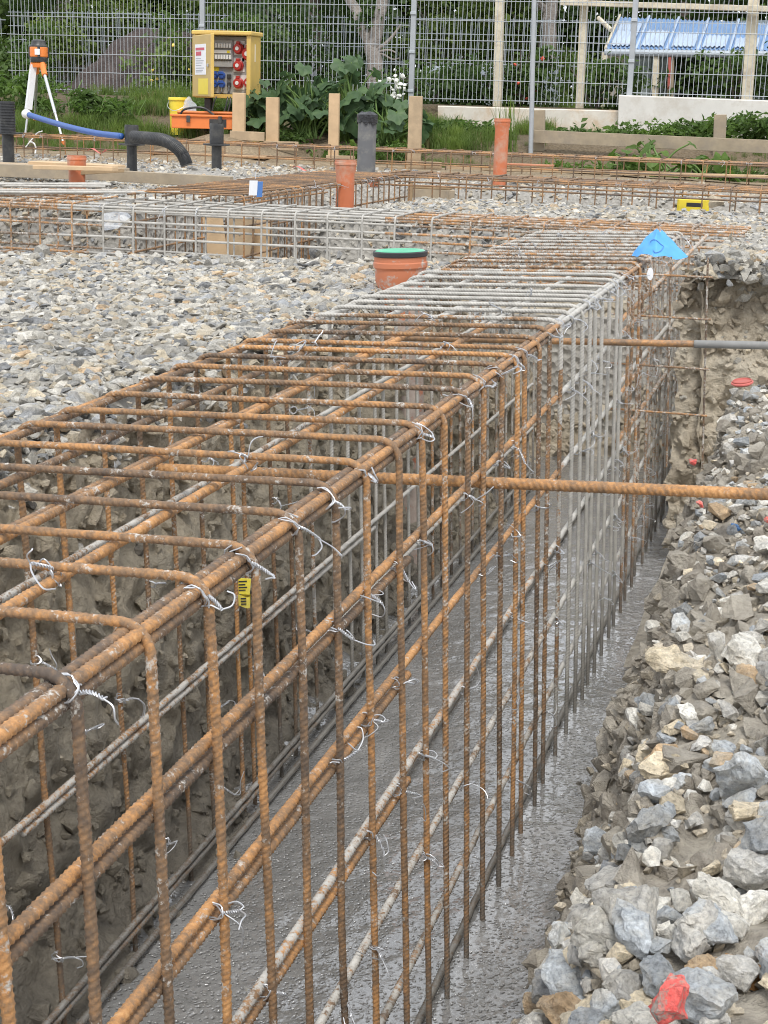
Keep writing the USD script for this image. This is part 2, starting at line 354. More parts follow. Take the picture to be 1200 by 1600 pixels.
# the far ground: gravel, then sandy soil, then dark soil on the bank
mat('far_ground', {'g': ('geometry', {}), 'sx': ('separate_xyz', {}), 'n': ('noise_texture', {'scale': 1.6, 'detail': 8.0, 'roughness': .65}), 'f': ('noise_texture', {'scale': 40, 'detail': 6.0, 'roughness': .7}), 'v': ('voronoi_texture', {'scale': 26}),
    'h': ('math', {'math_type': 'multiply_add', 'value2': .9}), 'hr': ('map_range', {'from_min': 13.6, 'from_max': 17.4, 'to_min': 0, 'to_max': 1, 'clamp': True}),
    'r': ('rgb_ramp', {'ramp': [(.1, (.33, .315, .285)), (.22, (.36, .29, .2)), (.4, (.3, .235, .155)), (.55, (.17, .13, .085)), (1, (.12, .095, .06))]}),
    'fr': ('rgb_ramp', {'ramp': [(.32, (.6, .6, .6)), (.62, (1.12, 1.12, 1.12))]}), 'mm': ('mix', {'mix_type': 'multiply', 'fac': .9}), 'bp': ('bump', {'strength': .8, 'distance': .03}), 'p': ('principled_bsdf', {'roughness': .9, 'specular_ior_level': .25})},
    [('g.position', 'sx.vector'), ('g.position', 'n.vector'), ('g.position', 'f.vector'), ('g.position', 'v.vector'), ('n.fac', 'h.value1'), ('sx.y', 'h.value3'), ('h.value', 'hr.value'), ('hr.result', 'r.fac'), ('f.fac', 'fr.fac'), ('r.color', 'mm.color1'), ('fr.color', 'mm.color2'), ('mm.color', 'p.base_color'),
     ('v.distance', 'bp.height'), ('bp.normal', 'p.normal')])


def stone_mat(name, col, dust=.35, dustcol=(.37, .345, .295), paint=False):
    c = np.array(col)
    mat(name, {'g': ('geometry', {}), 'oi': ('object_info', {}), 'n': ('noise_texture', {'scale': 34, 'detail': 9.0, 'roughness': .74, 'distortion': .8}), 'r': ('rgb_ramp', {'ramp': [(.38, (.36, .34, .31)), (.45, (.55, .2, .17)), (.5, c), (.7, (.8, .22, .19))] if paint else [(.3, c * .5), (.46, c * .92), (.54, c * 1.08), (.68, np.minimum(c * 1.6, .8))]}),
        'd': ('noise_texture', {'scale': 18, 'detail': 8.0, 'roughness': .72}), 'dr': ('rgb_ramp', {'ramp': [(.44, (0, 0, 0)), (.66, (dust * 2, dust * 2, dust * 2))]}), 'dm': ('mix', {'color2': dustcol}),
        'ob': ('map_range', {'from_min': 0, 'from_max': 1, 'to_min': .78, 'to_max': 1.32}), 'hs': ('hsv', {}),
        'sp': ('noise_texture', {'scale': 210, 'detail': 4.0, 'roughness': .7}), 'sr': ('rgb_ramp', {'ramp': [(.33, (.6, .59, .58)), (.46, (1.08, 1.07, 1.05)), (.66, (1.45, 1.42, 1.36))]}), 'sm': ('mix', {'mix_type': 'multiply', 'fac': .75}),
        'f': ('noise_texture', {'scale': 90, 'detail': 8.0, 'roughness': .75}), 'bp': ('bump', {'strength': .9, 'distance': .009}), 'p': ('principled_bsdf', {'roughness': .82, 'specular_ior_level': .3})},
        [('g.position', 'n.vector'), ('g.position', 'd.vector'), ('g.position', 'f.vector'), ('g.position', 'sp.vector'), ('n.fac', 'r.fac'), ('d.fac', 'dr.fac'), ('dr.color', 'dm.fac'), ('r.color', 'dm.color1'), ('oi.random', 'ob.value'), ('ob.result', 'hs.value'), ('dm.color', 'hs.color'),
         ('sp.fac', 'sr.fac'), ('hs.color', 'sm.color1'), ('sr.color', 'sm.color2'), ('sm.color', 'p.base_color'), ('f.fac', 'bp.height'), ('bp.normal', 'p.normal')])


STONES = dict(stone_bluegrey=(.25, .26, .272), stone_grey=(.31, .304, .285), stone_pale=(.4, .388, .355), stone_beige=(.36, .315, .24), stone_slate=(.16, .165, .172), stone_ochre=(.37, .27, .17))
for k, c in STONES.items(): stone_mat(k, c, dust=.16 if k == 'stone_slate' else .36)
for k, c in dict(rubble_blue=(.31, .335, .36), rubble_grey=(.4, .395, .38), rubble_pale=(.52, .51, .475), rubble_cream=(.5, .435, .325), rubble_slate=(.19, .2, .215)).items(): stone_mat(k, c, .3, (.47, .44, .38))
stone_mat('stone_brown', (.3, .16, .06), .05); stone_mat('stone_muddy', (.38, .34, .275), .3, (.48, .43, .35)); stone_mat('stone_wet', (.1, .092, .08), .1, (.2, .18, .15))
stone_mat('stone_red', (.75, .11, .1), .1, paint=True); stone_mat('stone_blue', (.12, .27, .55), .2)

plain('galvanised', (.5, .51, .53), .42, .7, var=.1, bump=.05)
plain('fence_steel', (.47, .5, .53), .5, .35, var=.08, bump=.02); plain('fence_post_steel', (.4, .42, .44), .5, .4, var=.08, bump=.03)
plain('old_fence', (.36, .4, .44), .55, .2, var=.15); plain('beige_steel', (.62, .56, .43), .55, 0, var=.08, dirt=(.42, .36, .27))
plain('kg_orange', (.5, .15, .065), .42, 0, var=.1, scale=9, dirt=(.46, .3, .22)); mat('kg_orange_splashed', {'g': ('geometry', {}), 'sx': ('separate_xyz', {}), 'n': ('noise_texture', {'scale': 26, 'detail': 7.0, 'roughness': .7}), 'n2': ('noise_texture', {'scale': 9, 'detail': 4.0}), 'a': ('math', {'math_type': 'multiply_add', 'value2': .3}), 'z': ('map_range', {'from_min': -.05, 'from_max': .17, 'to_min': .24, 'to_max': 0, 'clamp': True}), 's': ('math', {'math_type': 'add'}),
    'r': ('rgb_ramp', {'ramp': [(.58, (0, 0, 0)), (.68, (.85, .85, .85))]}), 'c': ('rgb_ramp', {'ramp': [(.3, (.27, .25, .225)), (.7, (.46, .43, .385))]}), 'm': ('mix', {'color1': (.48, .165, .08)}), 'b': ('bump', {'strength': .3, 'distance': .003}), 'p': ('principled_bsdf', {'roughness': .6})},
    [('g.position', 'sx.vector'), ('g.position', 'n.vector'), ('g.position', 'n2.vector'), ('n2.fac', 'a.value1'), ('sx.z', 'a.value3'), ('a.value', 'z.value'), ('n.fac', 's.value1'), ('z.result', 's.value2'), ('s.value', 'r.fac'), ('n.fac', 'c.fac'), ('r.color', 'm.fac'), ('c.color', 'm.color2'), ('m.color', 'p.base_color'), ('n.fac', 'b.height'), ('b.normal', 'p.normal')])
plain('green_cap', (.09, .42, .25), .5, 0, var=.12, dirt=(.3, .5, .4)); plain('rubber_black', (.022, .022, .024), .5, 0)
plain('pipe_grey', (.12, .122, .128), .5, 0, var=.12, dirt=(.2, .195, .18)); plain('bag_black', (.018, .018, .02), .28, 0, bump=.6, bscale=60, bdist=.01); plain('black_plastic', (.028, .029, .031), .42, 0, dirt=(.08, .078, .072))
plain('hose_blue', (.035, .1, .32), .4, 0, var=.1); plain('white_plastic', (.7, .7, .68), .45, 0, var=.06)
plain('timber_new', (.52, .37, .22), .7, 0, var=.16, scale=6, bump=.25, bscale=90); plain('timber_raw', (.44, .33, .21), .75, 0, var=.2, scale=5, bump=.3, bscale=80, dirt=(.3, .23, .15)); plain('timber_grey', (.32, .262, .185), .8, 0, var=.22, scale=7, bump=.3, bscale=90, dirt=(.25, .21, .165)); plain('timber_end', (.3, .21, .12), .8, 0)
plain('timber_orange', (.45, .2, .11), .7, 0, var=.15)
plain('cabinet_yellow', (.64, .44, .12), .45, 0, var=.08, scale=6, dirt=(.55, .38, .13)); plain('door_ochre', (.5, .36, .13), .5, 0, var=.08, scale=5, dirt=(.5, .38, .16)); plain('yellow_bright', (.75, .6, .05), .4, 0, var=.06); plain('panel_grey', (.34, .34, .33), .55, 0, var=.12, scale=10, dirt=(.26, .26, .25)); plain('socket_red', (.42, .035, .03), .4, 0, var=.08)
plain('socket_blue', (.03, .09, .36), .4, 0); plain('paper_white', (.78, .79, .82), .7, 0, var=.04, bump=.03); plain('print_red', (.55, .1, .14), .6, 0, var=.05); plain('print_grey', (.3, .31, .35), .6, 0, var=.05); plain('print_black', (.03, .03, .03), .6, 0, var=.05); plain('print_blue', (.08, .2, .5), .6, 0, var=.05)
plain('laser_orange', (.75, .22, .045), .4, 0, var=.05); plain('case_orange', (.72, .2, .05), .45, 0, var=.07); plain('aluminium', (.6, .61, .62), .35, .8, var=.06); plain('tripod_white', (.72, .73, .75), .45, .1, var=.05)
plain('concrete_white', (.62, .6, .56), .85, 0, var=.1, scale=5, bump=.3, dirt=(.5, .46, .4)); plain('concrete_stained', (.6, .56, .49), .85, 0, var=.14, scale=6, bump=.3, dirt=(.5, .38, .26))
plain('shed_blue', (.19, .31, .52), .35, 0, var=.14, scale=3); plain('shed_skylight', (.5, .6, .76), .25, 0, var=.1, scale=3); plain('shed_wall', (.3, .27, .215), .7, 0, var=.2, scale=5); plain('shed_grey', (.17, .2, .195), .6, 0, var=.15); plain('sheet_blue', (.085, .34, .74), .6, 0, var=.06, bump=.15)
plain('bark', (.13, .105, .085), .9, 0, var=.35, scale=12, bump=.8, bscale=40, bdist=.02); plain('bark_pale', (.3, .265, .235), .9, 0, var=.3, scale=10, bump=.8, bscale=40, bdist=.02); plain('stem_green', (.12, .2, .05), .6, 0, var=.2)
plain('old_red', (.4, .1, .08), .6, 0); plain('marker_pink', (.6, .16, .14), .6, 0); plain('tag_yellow', (.78, .66, .07), .5, 0, var=.08, dirt=(.45, .38, .2)); plain('flower_red', (.65, .09, .05), .6, 0); plain('flower_white', (.75, .75, .7), .6, 0); plain('flower_yellow', (.8, .6, .12), .6, 0)
plain('pole_grey', (.2, .2, .195), .7, 0, var=.2, dirt=(.3, .29, .27)); plain('bin_grey', (.3, .34, .38), .5, .1)
mat('clear_film', {'t': ('transparent_bsdf', {'color': (.93, .95, .97)}), 'p': ('principled_bsdf', {'base_color': (.72, .76, .82), 'roughness': .25}), 'm': ('mix_closure', {'fac': .32})}, [('t.BSDF', 'm.closure1'), ('p.BSDF', 'm.closure2')], surface='m.closure')


def leaf_mat(name, col, trans=.35, var=.35, scale=4, rough=.55):
    c = np.array(col)
    mat(name, {'g': ('geometry', {}), 'n': ('noise_texture', {'scale': scale, 'detail': 4.0}), 'r': ('rgb_ramp', {'ramp': [(.3, c * (1 - var)), (.5, c), (.72, np.minimum(c * np.array([1.5, 1.35, 1.2]), .8))]}),
        'ri': ('map_range', {'from_min': 0, 'from_max': 1, 'to_min': .62, 'to_max': 1.4}), 'hs': ('hsv', {}), 'p': ('principled_bsdf', {'roughness': rough, 'specular_ior_level': .4}), 't': ('translucent_bsdf', {}), 'm': ('mix_closure', {'fac': trans})},
        [('g.position', 'n.vector'), ('n.fac', 'r.fac'), ('g.random_per_island', 'ri.value'), ('ri.result', 'hs.value'), ('r.color', 'hs.color'), ('hs.color', 'p.base_color'), ('hs.color', 't.color'), ('p.BSDF', 'm.closure1'), ('t.BSDF', 'm.closure2')], surface='m.closure')


leaf_mat('leaf_dark', (.09, .165, .04), .45); leaf_mat('leaf_mid', (.11, .195, .042)); leaf_mat('leaf_light', (.21, .31, .07)); leaf_mat('leaf_squash', (.11, .2, .085), .28, .2, 9); leaf_mat('leaf_weed', (.15, .27, .05), .4); leaf_mat('blade', (.21, .32, .07), .5); leaf_mat('blade_dry', (.38, .34, .15), .35)

# ------------------------------------------------------------------ the setting
def P3(x, y, z): return np.stack(np.broadcast_arrays(x, y, z), -1).astype(float)


def struct(name):
    return thing(name, None, None, kind='structure')


def bump3(p, amp, scale, seed, octv=4):
    """Displaces points (..., 3) by noise along every axis (overhangs and lumps)."""
    d = np.stack([fbm(p * scale + 17.3 * k, octv, seed + 11 * k) - .5 for k in range(3)], -1)
    return p + d * np.asarray(amp) * 2


def gravel_z(x, y):                                       # the raised platform left of the trench
    return -.085 + .05 * (fbm(P3(x * .9, y * .9, 0), 3, 3) - .5) + .022 * (fbm(P3(x * 9, y * 9, 0), 3, 5) - .5) + tiltz(x, y) 


gp = struct('gravel_platform')
rim = lambda y: -.87 + .10 * (fbm(P3(0, y * 1.6, .5), 3, 21) - .5) + .03 * (fbm(P3(0, y * 9, .5), 3, 22) - .5)
U = np.r_[np.linspace(0, 1, 60), np.linspace(1.04, 2.2, 26), 3.2, 4.5, 7.2]
obj('gravel_bed', grid(U, np.r_[-1, np.arange(0, 6.96, .05)], lambda u, y: P3(rim(y) - u, y, gravel_z(rim(y) - u, y) - .1 * np.exp(-u / .04) - .5 * smooth01(6.25, 6.9, y + .25 * (fbm(P3(u * 2, 0 * y, 0), 3, 23) - .5)))), 'gravel_bed', gp, smooth=True)

# left trench wall: lumpy wet clay
tw = struct('trench_wall')


def left_wall(y, t):
    x = -.79 + (rim(y) + .79) * smooth01(.5, 1, t); z = -1.27 + (1.27 - .135 - .42 * smooth01(6.25, 6.7, y)) * t + 0 * y
    x = x + .1 * np.exp(-((t / .1) ** 2)) * (.5 + fbm(P3(0 * y, y * 2.5, 0), 3, 33))
    p = P3(x, y, z)
    b = bump3(p, [.085, .06, .06], 3.2, 31, 5)
    b = bump3(b, [.05, .03, .03], 12, 37, 4)
    w = (1 - .75 * smooth01(.9, 1, t))[..., None]
    return p * (1 - w) + b * w


obj('clay_face', grid(np.arange(-.2, 7.75, .015), np.linspace(0, 1, 78), left_wall), 'wall_clay', tw, smooth=True)


def end_wall(x, t):
    p = P3(x, 7.72 + .12 * t, -1.27 + .85 * t)
    return bump3(bump3(p, .05, 3, 51, 4), .022, 12, 52, 3)


obj('clay_face', grid(np.arange(-1.0, .4, .03), np.linspace(0, 1, 40), end_wall), 'trench_end_clay', tw, smooth=True)


def far_right_wall(y, t):
    p = P3(.24 - .06 * t, y, -1.25 + 1.2 * t); return bump3(bump3(p, .05, 3, 56, 4), .022, 12, 57, 3)


obj('clay_face', grid(np.arange(5.8, 7.8, .03), np.linspace(0, 1, 44), far_right_wall), 'trench_end_clay', tw, smooth=True)


def cross_wall(x, t):
    z = -1.12 + (1.12 - .015) * t
    p = P3(x, 5.93 - .1 * (1 - t) - .05 * np.sin(6 * t) * (1 - t), z + 0 * x)
    p = bump3(bump3(p, [.05, .1, .07], 2.6, 61, 5), [.05, .07, .05], 9, 62, 4)
    p[..., 2] += tiltz(p[..., 0], p[..., 1]) * smooth01(0, 1, t); return p


obj('clay_face', grid(np.arange(.1, 4.0, .022), np.linspace(0, 1, 52), cross_wall), 'trench_end_clay', tw, smooth=True)

# the floor: slurry poured along the trench
def slurry(x, y):
    z = -1.203 + .018 * (fbm(P3(x * 2.2, y * 2.2, 0), 3, 71) - .5) + .007 * (fbm(P3(x * 22, y * 22, 0), 3, 72) - .5)
    z = z + .09 * smooth01(.13, .33, x + .12 * (fbm(P3(x * 5, y * 5, 0), 3, 73) - .5)) + .06 * smooth01(.68, .85, -x + .1 * (fbm(P3(0, y * 5, 0), 3, 74) - .5))
    return P3(x, y, z + .02 * smooth01(.1, .25, x) * fbm(P3(x * 40, y * 40, 0), 3, 75))


fl = struct('trench_floor')
obj('slurry', grid(np.arange(-.95, .5, .014), np.arange(-.6, 7.9, .02), slurry), 'slurry', fl, smooth=True)

# right bank of broken stone, its face falling to the slurry
bank_end = lambda x: 4.72 + .25 * (fbm(P3(x * 1.5, 0, 0), 3, 81) - .5)


def bank(t, y):
    """t: 0 toe, 1 top edge, then metres across the top."""
    face = np.clip(t, 0, 1); top = np.maximum(t - 1, 0)
    toe = .21 + .09 * (fbm(P3(0, y * 1.5, 0), 3, 82) - .5) - .03 * smooth01(2.2, 1.6, y)
    rock = smooth01(3.0, 2.1, y)                          # near the camera the face lies flatter
    ex = .43 + .05 * rock
    x = toe + (ex - toe) * (face ** (1.25 + .0 * rock)) + top
    zt = -.27 - .04 * rock + .03 * np.minimum(top, 1)
    z = -1.24 + (zt + 1.24) * (face ** .92) + 0 * y
    z = z - .07 * np.exp(-((t - 1) / .16) ** 2)
    k = smooth01(0, .42, y - bank_end(x)); z = z * (1 - k) + (-1.02) * k * (z > -1.02) + z * k * (z <= -1.02)
    p = P3(x, y, z)
    a = (.5 + .5 * smooth01(1.6, .9, t))[..., None]
    return bump3(bump3(p, .06 * a, 3.0, 83, 4), .04 * (.6 + .4 * a), 12, 84, 2)


gb = struct('gravel_bank')
T = np.r_[np.linspace(0, 1, 64), 1 + np.linspace(.015, .9, 55), 2.2, 3.2, 5.8]
bank_pts = grid(T, np.r_[-1, np.arange(-.2, 5.3, .026)], bank)
obj('bank_ground', bank_pts, 'bank_clay', gb, smooth=True)
ctf = struct('cross_trench_floor')
obj('cross_floor', grid(np.arange(.1, 6, .06), np.arange(4.5, 6.05, .05), lambda x, y: P3(x, y, -1.06 + .07 * (fbm(P3(x * 4, y * 4, 0), 4, 87) - .5) + .0 * x - .1 * smooth01(.5, .2, x))), 'bank_clay', ctf, smooth=True)
pr = struct('gravel_platform')
rp = lambda x, y: -.02 + .05 * (fbm(P3(x * 1.4, y * 1.4, 0), 3, 88) - .5) + tiltz(x, y)
obj('gravel_bed', grid(np.r_[np.arange(.17, 2.2, .05), np.arange(2.3, 6.01, .4)], np.r_[5.84, 5.855, 5.875, np.arange(5.9, 6.95, .05)], lambda x, y: P3(x + .06 * (fbm(P3(0, y * 2, 0), 3, 89) - .5) * (x < .3), y + .12 * (fbm(P3(x * 3, 0, 0), 3, 90) - .5) * smooth01(6.0, 5.85, y), rp(x, y) - .06 * np.exp(-(y - 5.84) / .02))), 'gravel_bed', pr, smooth=True)


# far ground: trenches of the cross cages, gravel, sandy strip, bank up to the fence
def far_local(x, y):
    z = -.1 + .045 * (fbm(P3(x * .8, y * .8, 0), 3, 91) - .5) + .02 * (fbm(P3(x * 7, y * 7, 0), 3, 92) - .5)
    z = z + .1 * smooth01(12.8, 15, y) + .26 * smooth01(15.1, 15.9, y) + .33 * smooth01(15.8, 17.3, y) * (1 - .8 * smooth01(-4.4, -3.6, x)) + .27 * smooth01(17.5, 17.62, y) * smooth01(-4.4, -3.6, x)
    wob = .12 * (fbm(P3(x * 1.7, y * 1.7, 0), 3, 93) - .5)
    def cut(a, b, s, v): return smooth01(a - s, a + s, v + wob) * smooth01(b + s, b - s, v + wob)
    z = z - .36 * cut(5.9, 8.95, .09, y) * (x < .3)                          # cage across the end of the trench
    pit = cut(-3.55, -2.45, .06, x) * cut(8.4, 12.2, .05, y); z = z - .75 * pit
    z = z - .24 * cut(11.75, 12.75, .12, y) * smooth01(-3.6, -3.2, x)
    z = z + .13 * np.exp(-(((x + 4.35) / .55) ** 2 + ((y - 11.95) / .35) ** 2)) # a small heap by the black pipes
    z = z - .2 * smooth01(-4.6, -5.4, x) * cut(9.6, 10.9, .3, y)
    z = z + .24 * np.exp(-(((x + 5.45) / .6) ** 2 + ((y - 15.0) / .42) ** 2))  # sandy hump under the tool case
    return z


def far_z(x, y): return far_local(x, y) + tiltz(x, y)


fg = struct('site_ground')
XS = np.r_[np.arange(-9, 2.0, .055), np.arange(2, 6.01, .25)]
obj('far_gravel_bed', grid(XS, np.arange(6.5, 19.3, .055), lambda x, y: P3(x, y, far_z(x, y) - 2.0 * ((x > -.9) & (x < .22) & (y < 7.75)))), 'far_ground', fg, smooth=True)
# ground beyond, out to the horizon
gx = np.r_[-300, -120, -60, -30, -20, -14, -9, -4, 0, 3, 6, 10, 16, 30, 60, 120, 300]; gy = np.r_[-300, -100, -40, -15, -6, -1, 3, 7, 11, 15, 19.25, 24, 32, 50, 90, 160, 300]
gz = lambda x, y: np.where(y >= 15.9, .58, np.where(y >= 15, .15, -.1)) + tiltz(np.clip(x, -12, 9), y)
v, f = grid(gx, gy, lambda x, y: P3(x, y, gz(x, y)))
cx = v[f].mean(1); keep = ~((cx[:, 0] > -9) & (cx[:, 0] < 6) & (cx[:, 1] > -1) & (cx[:, 1] < 19.25))
obj('ground', (v, f[keep]), 'soil', smooth=True, kind='structure')


# ------------------------------------------------------------------ stones
def stone(rng, n=13, flat=.6, detail=0):
    p = rng.normal(size=(n, 3)); p /= np.linalg.norm(p, axis=1, keepdims=True)
    p *= rng.uniform(.82, 1.0, (n, 1)) * np.array([1, rng.uniform(.62, .95), rng.uniform(flat * .7, flat * 1.25)])
    v, f = hull(p)
    if detail:
        m = trimesh.Trimesh(v, f, process=False)
        for _ in range(detail): m = m.subdivide()
        v, f = np.array(m.vertices), np.array(m.faces)
        k = rng.uniform(0, 99)
        v = v * .94 + (np.stack([fbm(v * 2.2 + k + 9 * j, 3, j) for j in range(3)], -1) - .5) * .3 + (np.stack([fbm(v * 6 + k + 9 * j, 2, j + 5) for j in range(3)], -1) - .5) * .12 + ((np.stack([fbm(v * 15 + k + 9 * j, 2, j + 8) for j in range(3)], -1) - .5) * .05 if detail > 1 else 0)
    return v, f


def rotm(rng, tilt=.5):
    a = rng.uniform(0, 2 * np.pi); t = rng.normal(0, tilt); b = rng.uniform(0, 2 * np.pi)
    c, s = math.cos(a), math.sin(a); Rz = np.array([[c, -s, 0], [s, c, 0], [0, 0, 1]])
    ax = np.array([math.cos(b), math.sin(b), 0]); K = np.array([[0, -ax[2], ax[1]], [ax[2], 0, -ax[0]], [-ax[1], ax[0], 0]])
    return (np.eye(3) + math.sin(t) * K + (1 - math.cos(t)) * K @ K) @ Rz


_prot_cache = {}


def instancer(name, parent, protos, where, kind='stuff', label=None, cat=None):
    """where: list of (proto index, position, 3x3 rotation, scale)."""
    p = path_for(name, parent); I = UsdGeom.PointInstancer.Define(stage, p)
    keys(I.GetPrim(), label, cat, None, kind)
    rel = I.CreatePrototypesRel()
    for i, (nm, m, mt) in enumerate(protos):
        q = f'{p}/prototypes/{nm}_{i:03d}'
        mm = usdkit.mesh(stage, q, m, LOOK[mt], smooth=30); rel.AddTarget(q)
    I.CreateProtoIndicesAttr([int(w[0]) for w in where]); I.CreatePositionsAttr([Gf.Vec3f(*map(float, w[1])) for w in where])
    I.CreateScalesAttr([Gf.Vec3f(float(w[3])) for w in where])
    qs = []
    for w in where:
        M = w[2]; q = Gf.Matrix3d(*M.T.ravel().tolist()).ExtractRotation().GetQuat()
        qs.append(Gf.Quath(float(q.GetReal()), *map(float, q.GetImaginary())))
    I.CreateOrientationsAttr(qs)
    return p


rs = np.random.default_rng(5)
KINDS = ['stone_bluegrey'] * 4 + ['stone_grey'] * 6 + ['stone_pale'] * 5 + ['stone_beige'] * 4 + ['stone_slate'] * 1 + ['stone_ochre'] * 1
PROTOS = [('stone', stone(rs, 12, .5), KINDS[i % len(KINDS)]) for i in range(42)]


def surface_stones(parent, n, sample, zf, size, keep_n, sink=.25, layers=1, flat=.55, kinds=KINDS, tilt=.35, seed=1, detail=1):
    """Stones strewn over a surface: those that show largest as parts, the rest as one part."""
    rng = np.random.default_rng(seed)
    xy = sample(rng, n); z = zf(xy[:, 0], xy[:, 1])
    sz = size(rng, n, xy)
    P = np.column_stack([xy, z + sz * (.3 - sink)])
    px, py, d = proj(P); vis = (px > -20) & (px < 1220) & (py > 150) & (py < 1640) & (d > .3)
    show = np.where(vis, sz / np.maximum(d, .3), 0)
    order = np.argsort(-show); big = order[:keep_n]
    for i in big:
        v, f = stone(rng, 14, flat, detail if show[i] * FPX > 16 else 0)
        obj('stone', (v * sz[i] @ rotm(rng, tilt).T + P[i], f), kinds[rng.integers(len(kinds))], parent, smooth=24)
    rest = order[keep_n:]
    instancer('small_stones', parent, PROTOS, [(rng.integers(len(PROTOS)), P[i], rotm(rng, tilt), sz[i]) for i in rest])


def lognorm(lo, med, hi):
    return lambda rng, n, xy: np.clip(med * np.exp(rng.normal(0, .42, n)), lo, hi)


def plat_sample(rng, n):
    y = 1.6 + 4.75 * rng.random(n) ** .85; x = rim(y) - 4.3 * rng.random(n) ** 1.25 - .01; return np.column_stack([x, y])


surface_stones(gp, 30000, plat_sample, gravel_z, lognorm(.008, .0168, .046), 260, seed=11, detail=1)
rng = np.random.default_rng(16)                           # stones hanging over the trench edge
hang = []
for k in range(1500):
    yy_ = rng.uniform(1.7, 6.2); s = np.clip(.016 * math.exp(rng.normal(0, .4)), .008, .04); x = float(rim(np.array(yy_))) + rng.normal(.0, .028); hang.append((rng.integers(len(PROTOS)), (x, yy_, -.1 - .06 * rng.random() - max(0, x - float(rim(np.array(yy_)))) * 1.2), rotm(rng, .8), s))
instancer('edge_stones', gp, PROTOS, hang)
rng = np.random.default_rng(15)                           # bigger stones along the far edge of the platform
for k in range(40):
    x = rng.uniform(-4.6, -1.15); yy_ = 6.15 + rng.normal(0, .08); s = rng.uniform(.028, .058); v, f = stone(rng, 15, .75, 1)
    obj('stone', (v * s @ rotm(rng, .5).T + [x, yy_, float(gravel_z(np.array([x]), np.array([yy_]))[0]) + s * .25], f), KINDS[rng.integers(15)], gp, smooth=24)


def rp_sample(rng, n): return np.column_stack([.19 + 1.6 * rng.random(n), 5.88 + 1.1 * rng.random(n)])


rng = np.random.default_rng(17)
instancer('edge_stones', pr, PROTOS, [(rng.integers(len(PROTOS)), (rng.uniform(.16, 1.7), 5.86 + rng.normal(0, .04), -.045 + rng.normal(0, .03)), rotm(rng, .8), np.clip(.018 * math.exp(rng.normal(0, .45)), .008, .05)) for _ in range(700)])
surface_stones(pr, 2600, rp_sample, rp, lognorm(.01, .019, .045), 120, seed=12)


def far_sample(rng, n):
    y = 6.6 + 7.7 * rng.random(n); x = -8 + 10 * rng.random(n); k = y > 0; return np.column_stack([x, y])[k]


def far_size(rng, n, xy): return np.clip(.021 * np.exp(rng.normal(0, .4, n)), .01, .055)


_fs = far_sample(np.random.default_rng(13), 32000)
_keep = ~((_fs[:, 0] > -.95) & (_fs[:, 0] < .25) & (_fs[:, 1] < 7.9)); _fs = _fs[_keep]
surface_stones(fg, len(_fs), lambda rng, n: _fs, far_z, far_size, 200, seed=14)


rng = np.random.default_rng(18)                           # stones down the back of the cross trench
bw = []
for k in range(2600):
    x = rng.uniform(-6, -.7); yy_ = rng.uniform(8.78, 9.1); bw.append((rng.integers(len(PROTOS)), (x, yy_, float(far_z(np.array([x]), np.array([yy_]))[0]) + .01), rotm(rng, .8), np.clip(.022 * math.exp(rng.normal(0, .45)), .01, .06)))
instancer('edge_stones', fg, PROTOS, bw)


# the bank: loose angular stone on top, stones bound in clay down the face
def bank_at(t, y):
    return bank(np.asarray(t, float)[:, None], np.asarray(y, float)[:, None])[:, 0]


rng = np.random.default_rng(21)
LOOSE = ['rubble_blue'] * 6 + ['rubble_grey'] * 5 + ['rubble_pale'] * 5 + ['rubble_cream'] * 4 + ['rubble_slate'] * 1 + ['stone_ochre'] * 1
cand = []
for layer, (n, med) in enumerate(((12000, .0095), (3300, .019), (640, .03))):
    y = .75 + 4.1 * rng.random(n) ** 1.25; t = rng.uniform(.05, 1.62, n)
    near = smooth01(2.7, 2.0, y + .35 * (rng.random(n) - .5))
    y2 = y; onface = (t < .92)
    drop = onface & (rng.random(n) > (.4 + .6 * near) * (1 if layer < 2 else .6)); t = np.where(drop, rng.uniform(.9, 1.62, n), t)
    sz = med * np.exp(rng.normal(0, .3, n)) * (.72 + .4 * near)
    P = bank_at(t, y2)
    for i in range(n):
        muddy = t[i] < .8 - .35 * near[i] or (layer == 0 and rng.random() < .6)
        sink = .35 if muddy else (.1 + .0 * layer)
        cand.append((P[i] + np.array([-.25 * (t[i] < .9), 0, .6]) * sz[i] * (.55 - sink) + [0, 0, .006 * layer + .003], sz[i], muddy, t[i]))
Pc = np.array([c[0] for c in cand]); sc = np.array([c[1] for c in cand])
px, py, d = proj(Pc); show = np.where((px > 700) & (px < 1230) & (py > 500) & (py < 1640), sc / np.maximum(d, .3), 0)
order = np.argsort(-show)
paint = {}
for (qx, qy, m, lab) in ((1117, 719, 'stone_blue', 'stone with a blue paint mark'), (1172, 1530, 'stone_brown', 'large rust-brown stone'), (1145, 1297, 'stone_ochre', 'orange-brown stone')):
    cost = np.hypot(px - qx, py - qy) / 14 + d * 14 - show * FPX * .02 + (show <= 0) * 1e6 + np.isin(np.arange(len(d)), list(paint)) * 1e6
    i = int(np.argmin(cost)); paint[i] = (m, lab)
    if m == 'stone_red': sc[i] = min(max(sc[i], .02), .026)
    if m == 'stone_brown': sc[i] = .04
    if m == 'stone_ochre': sc[i] = min(sc[i], .018)
    if m == 'stone_blue' or lab is None: sc[i] = min(sc[i], .016)
order = list(paint) + [i for i in order if i not in paint]
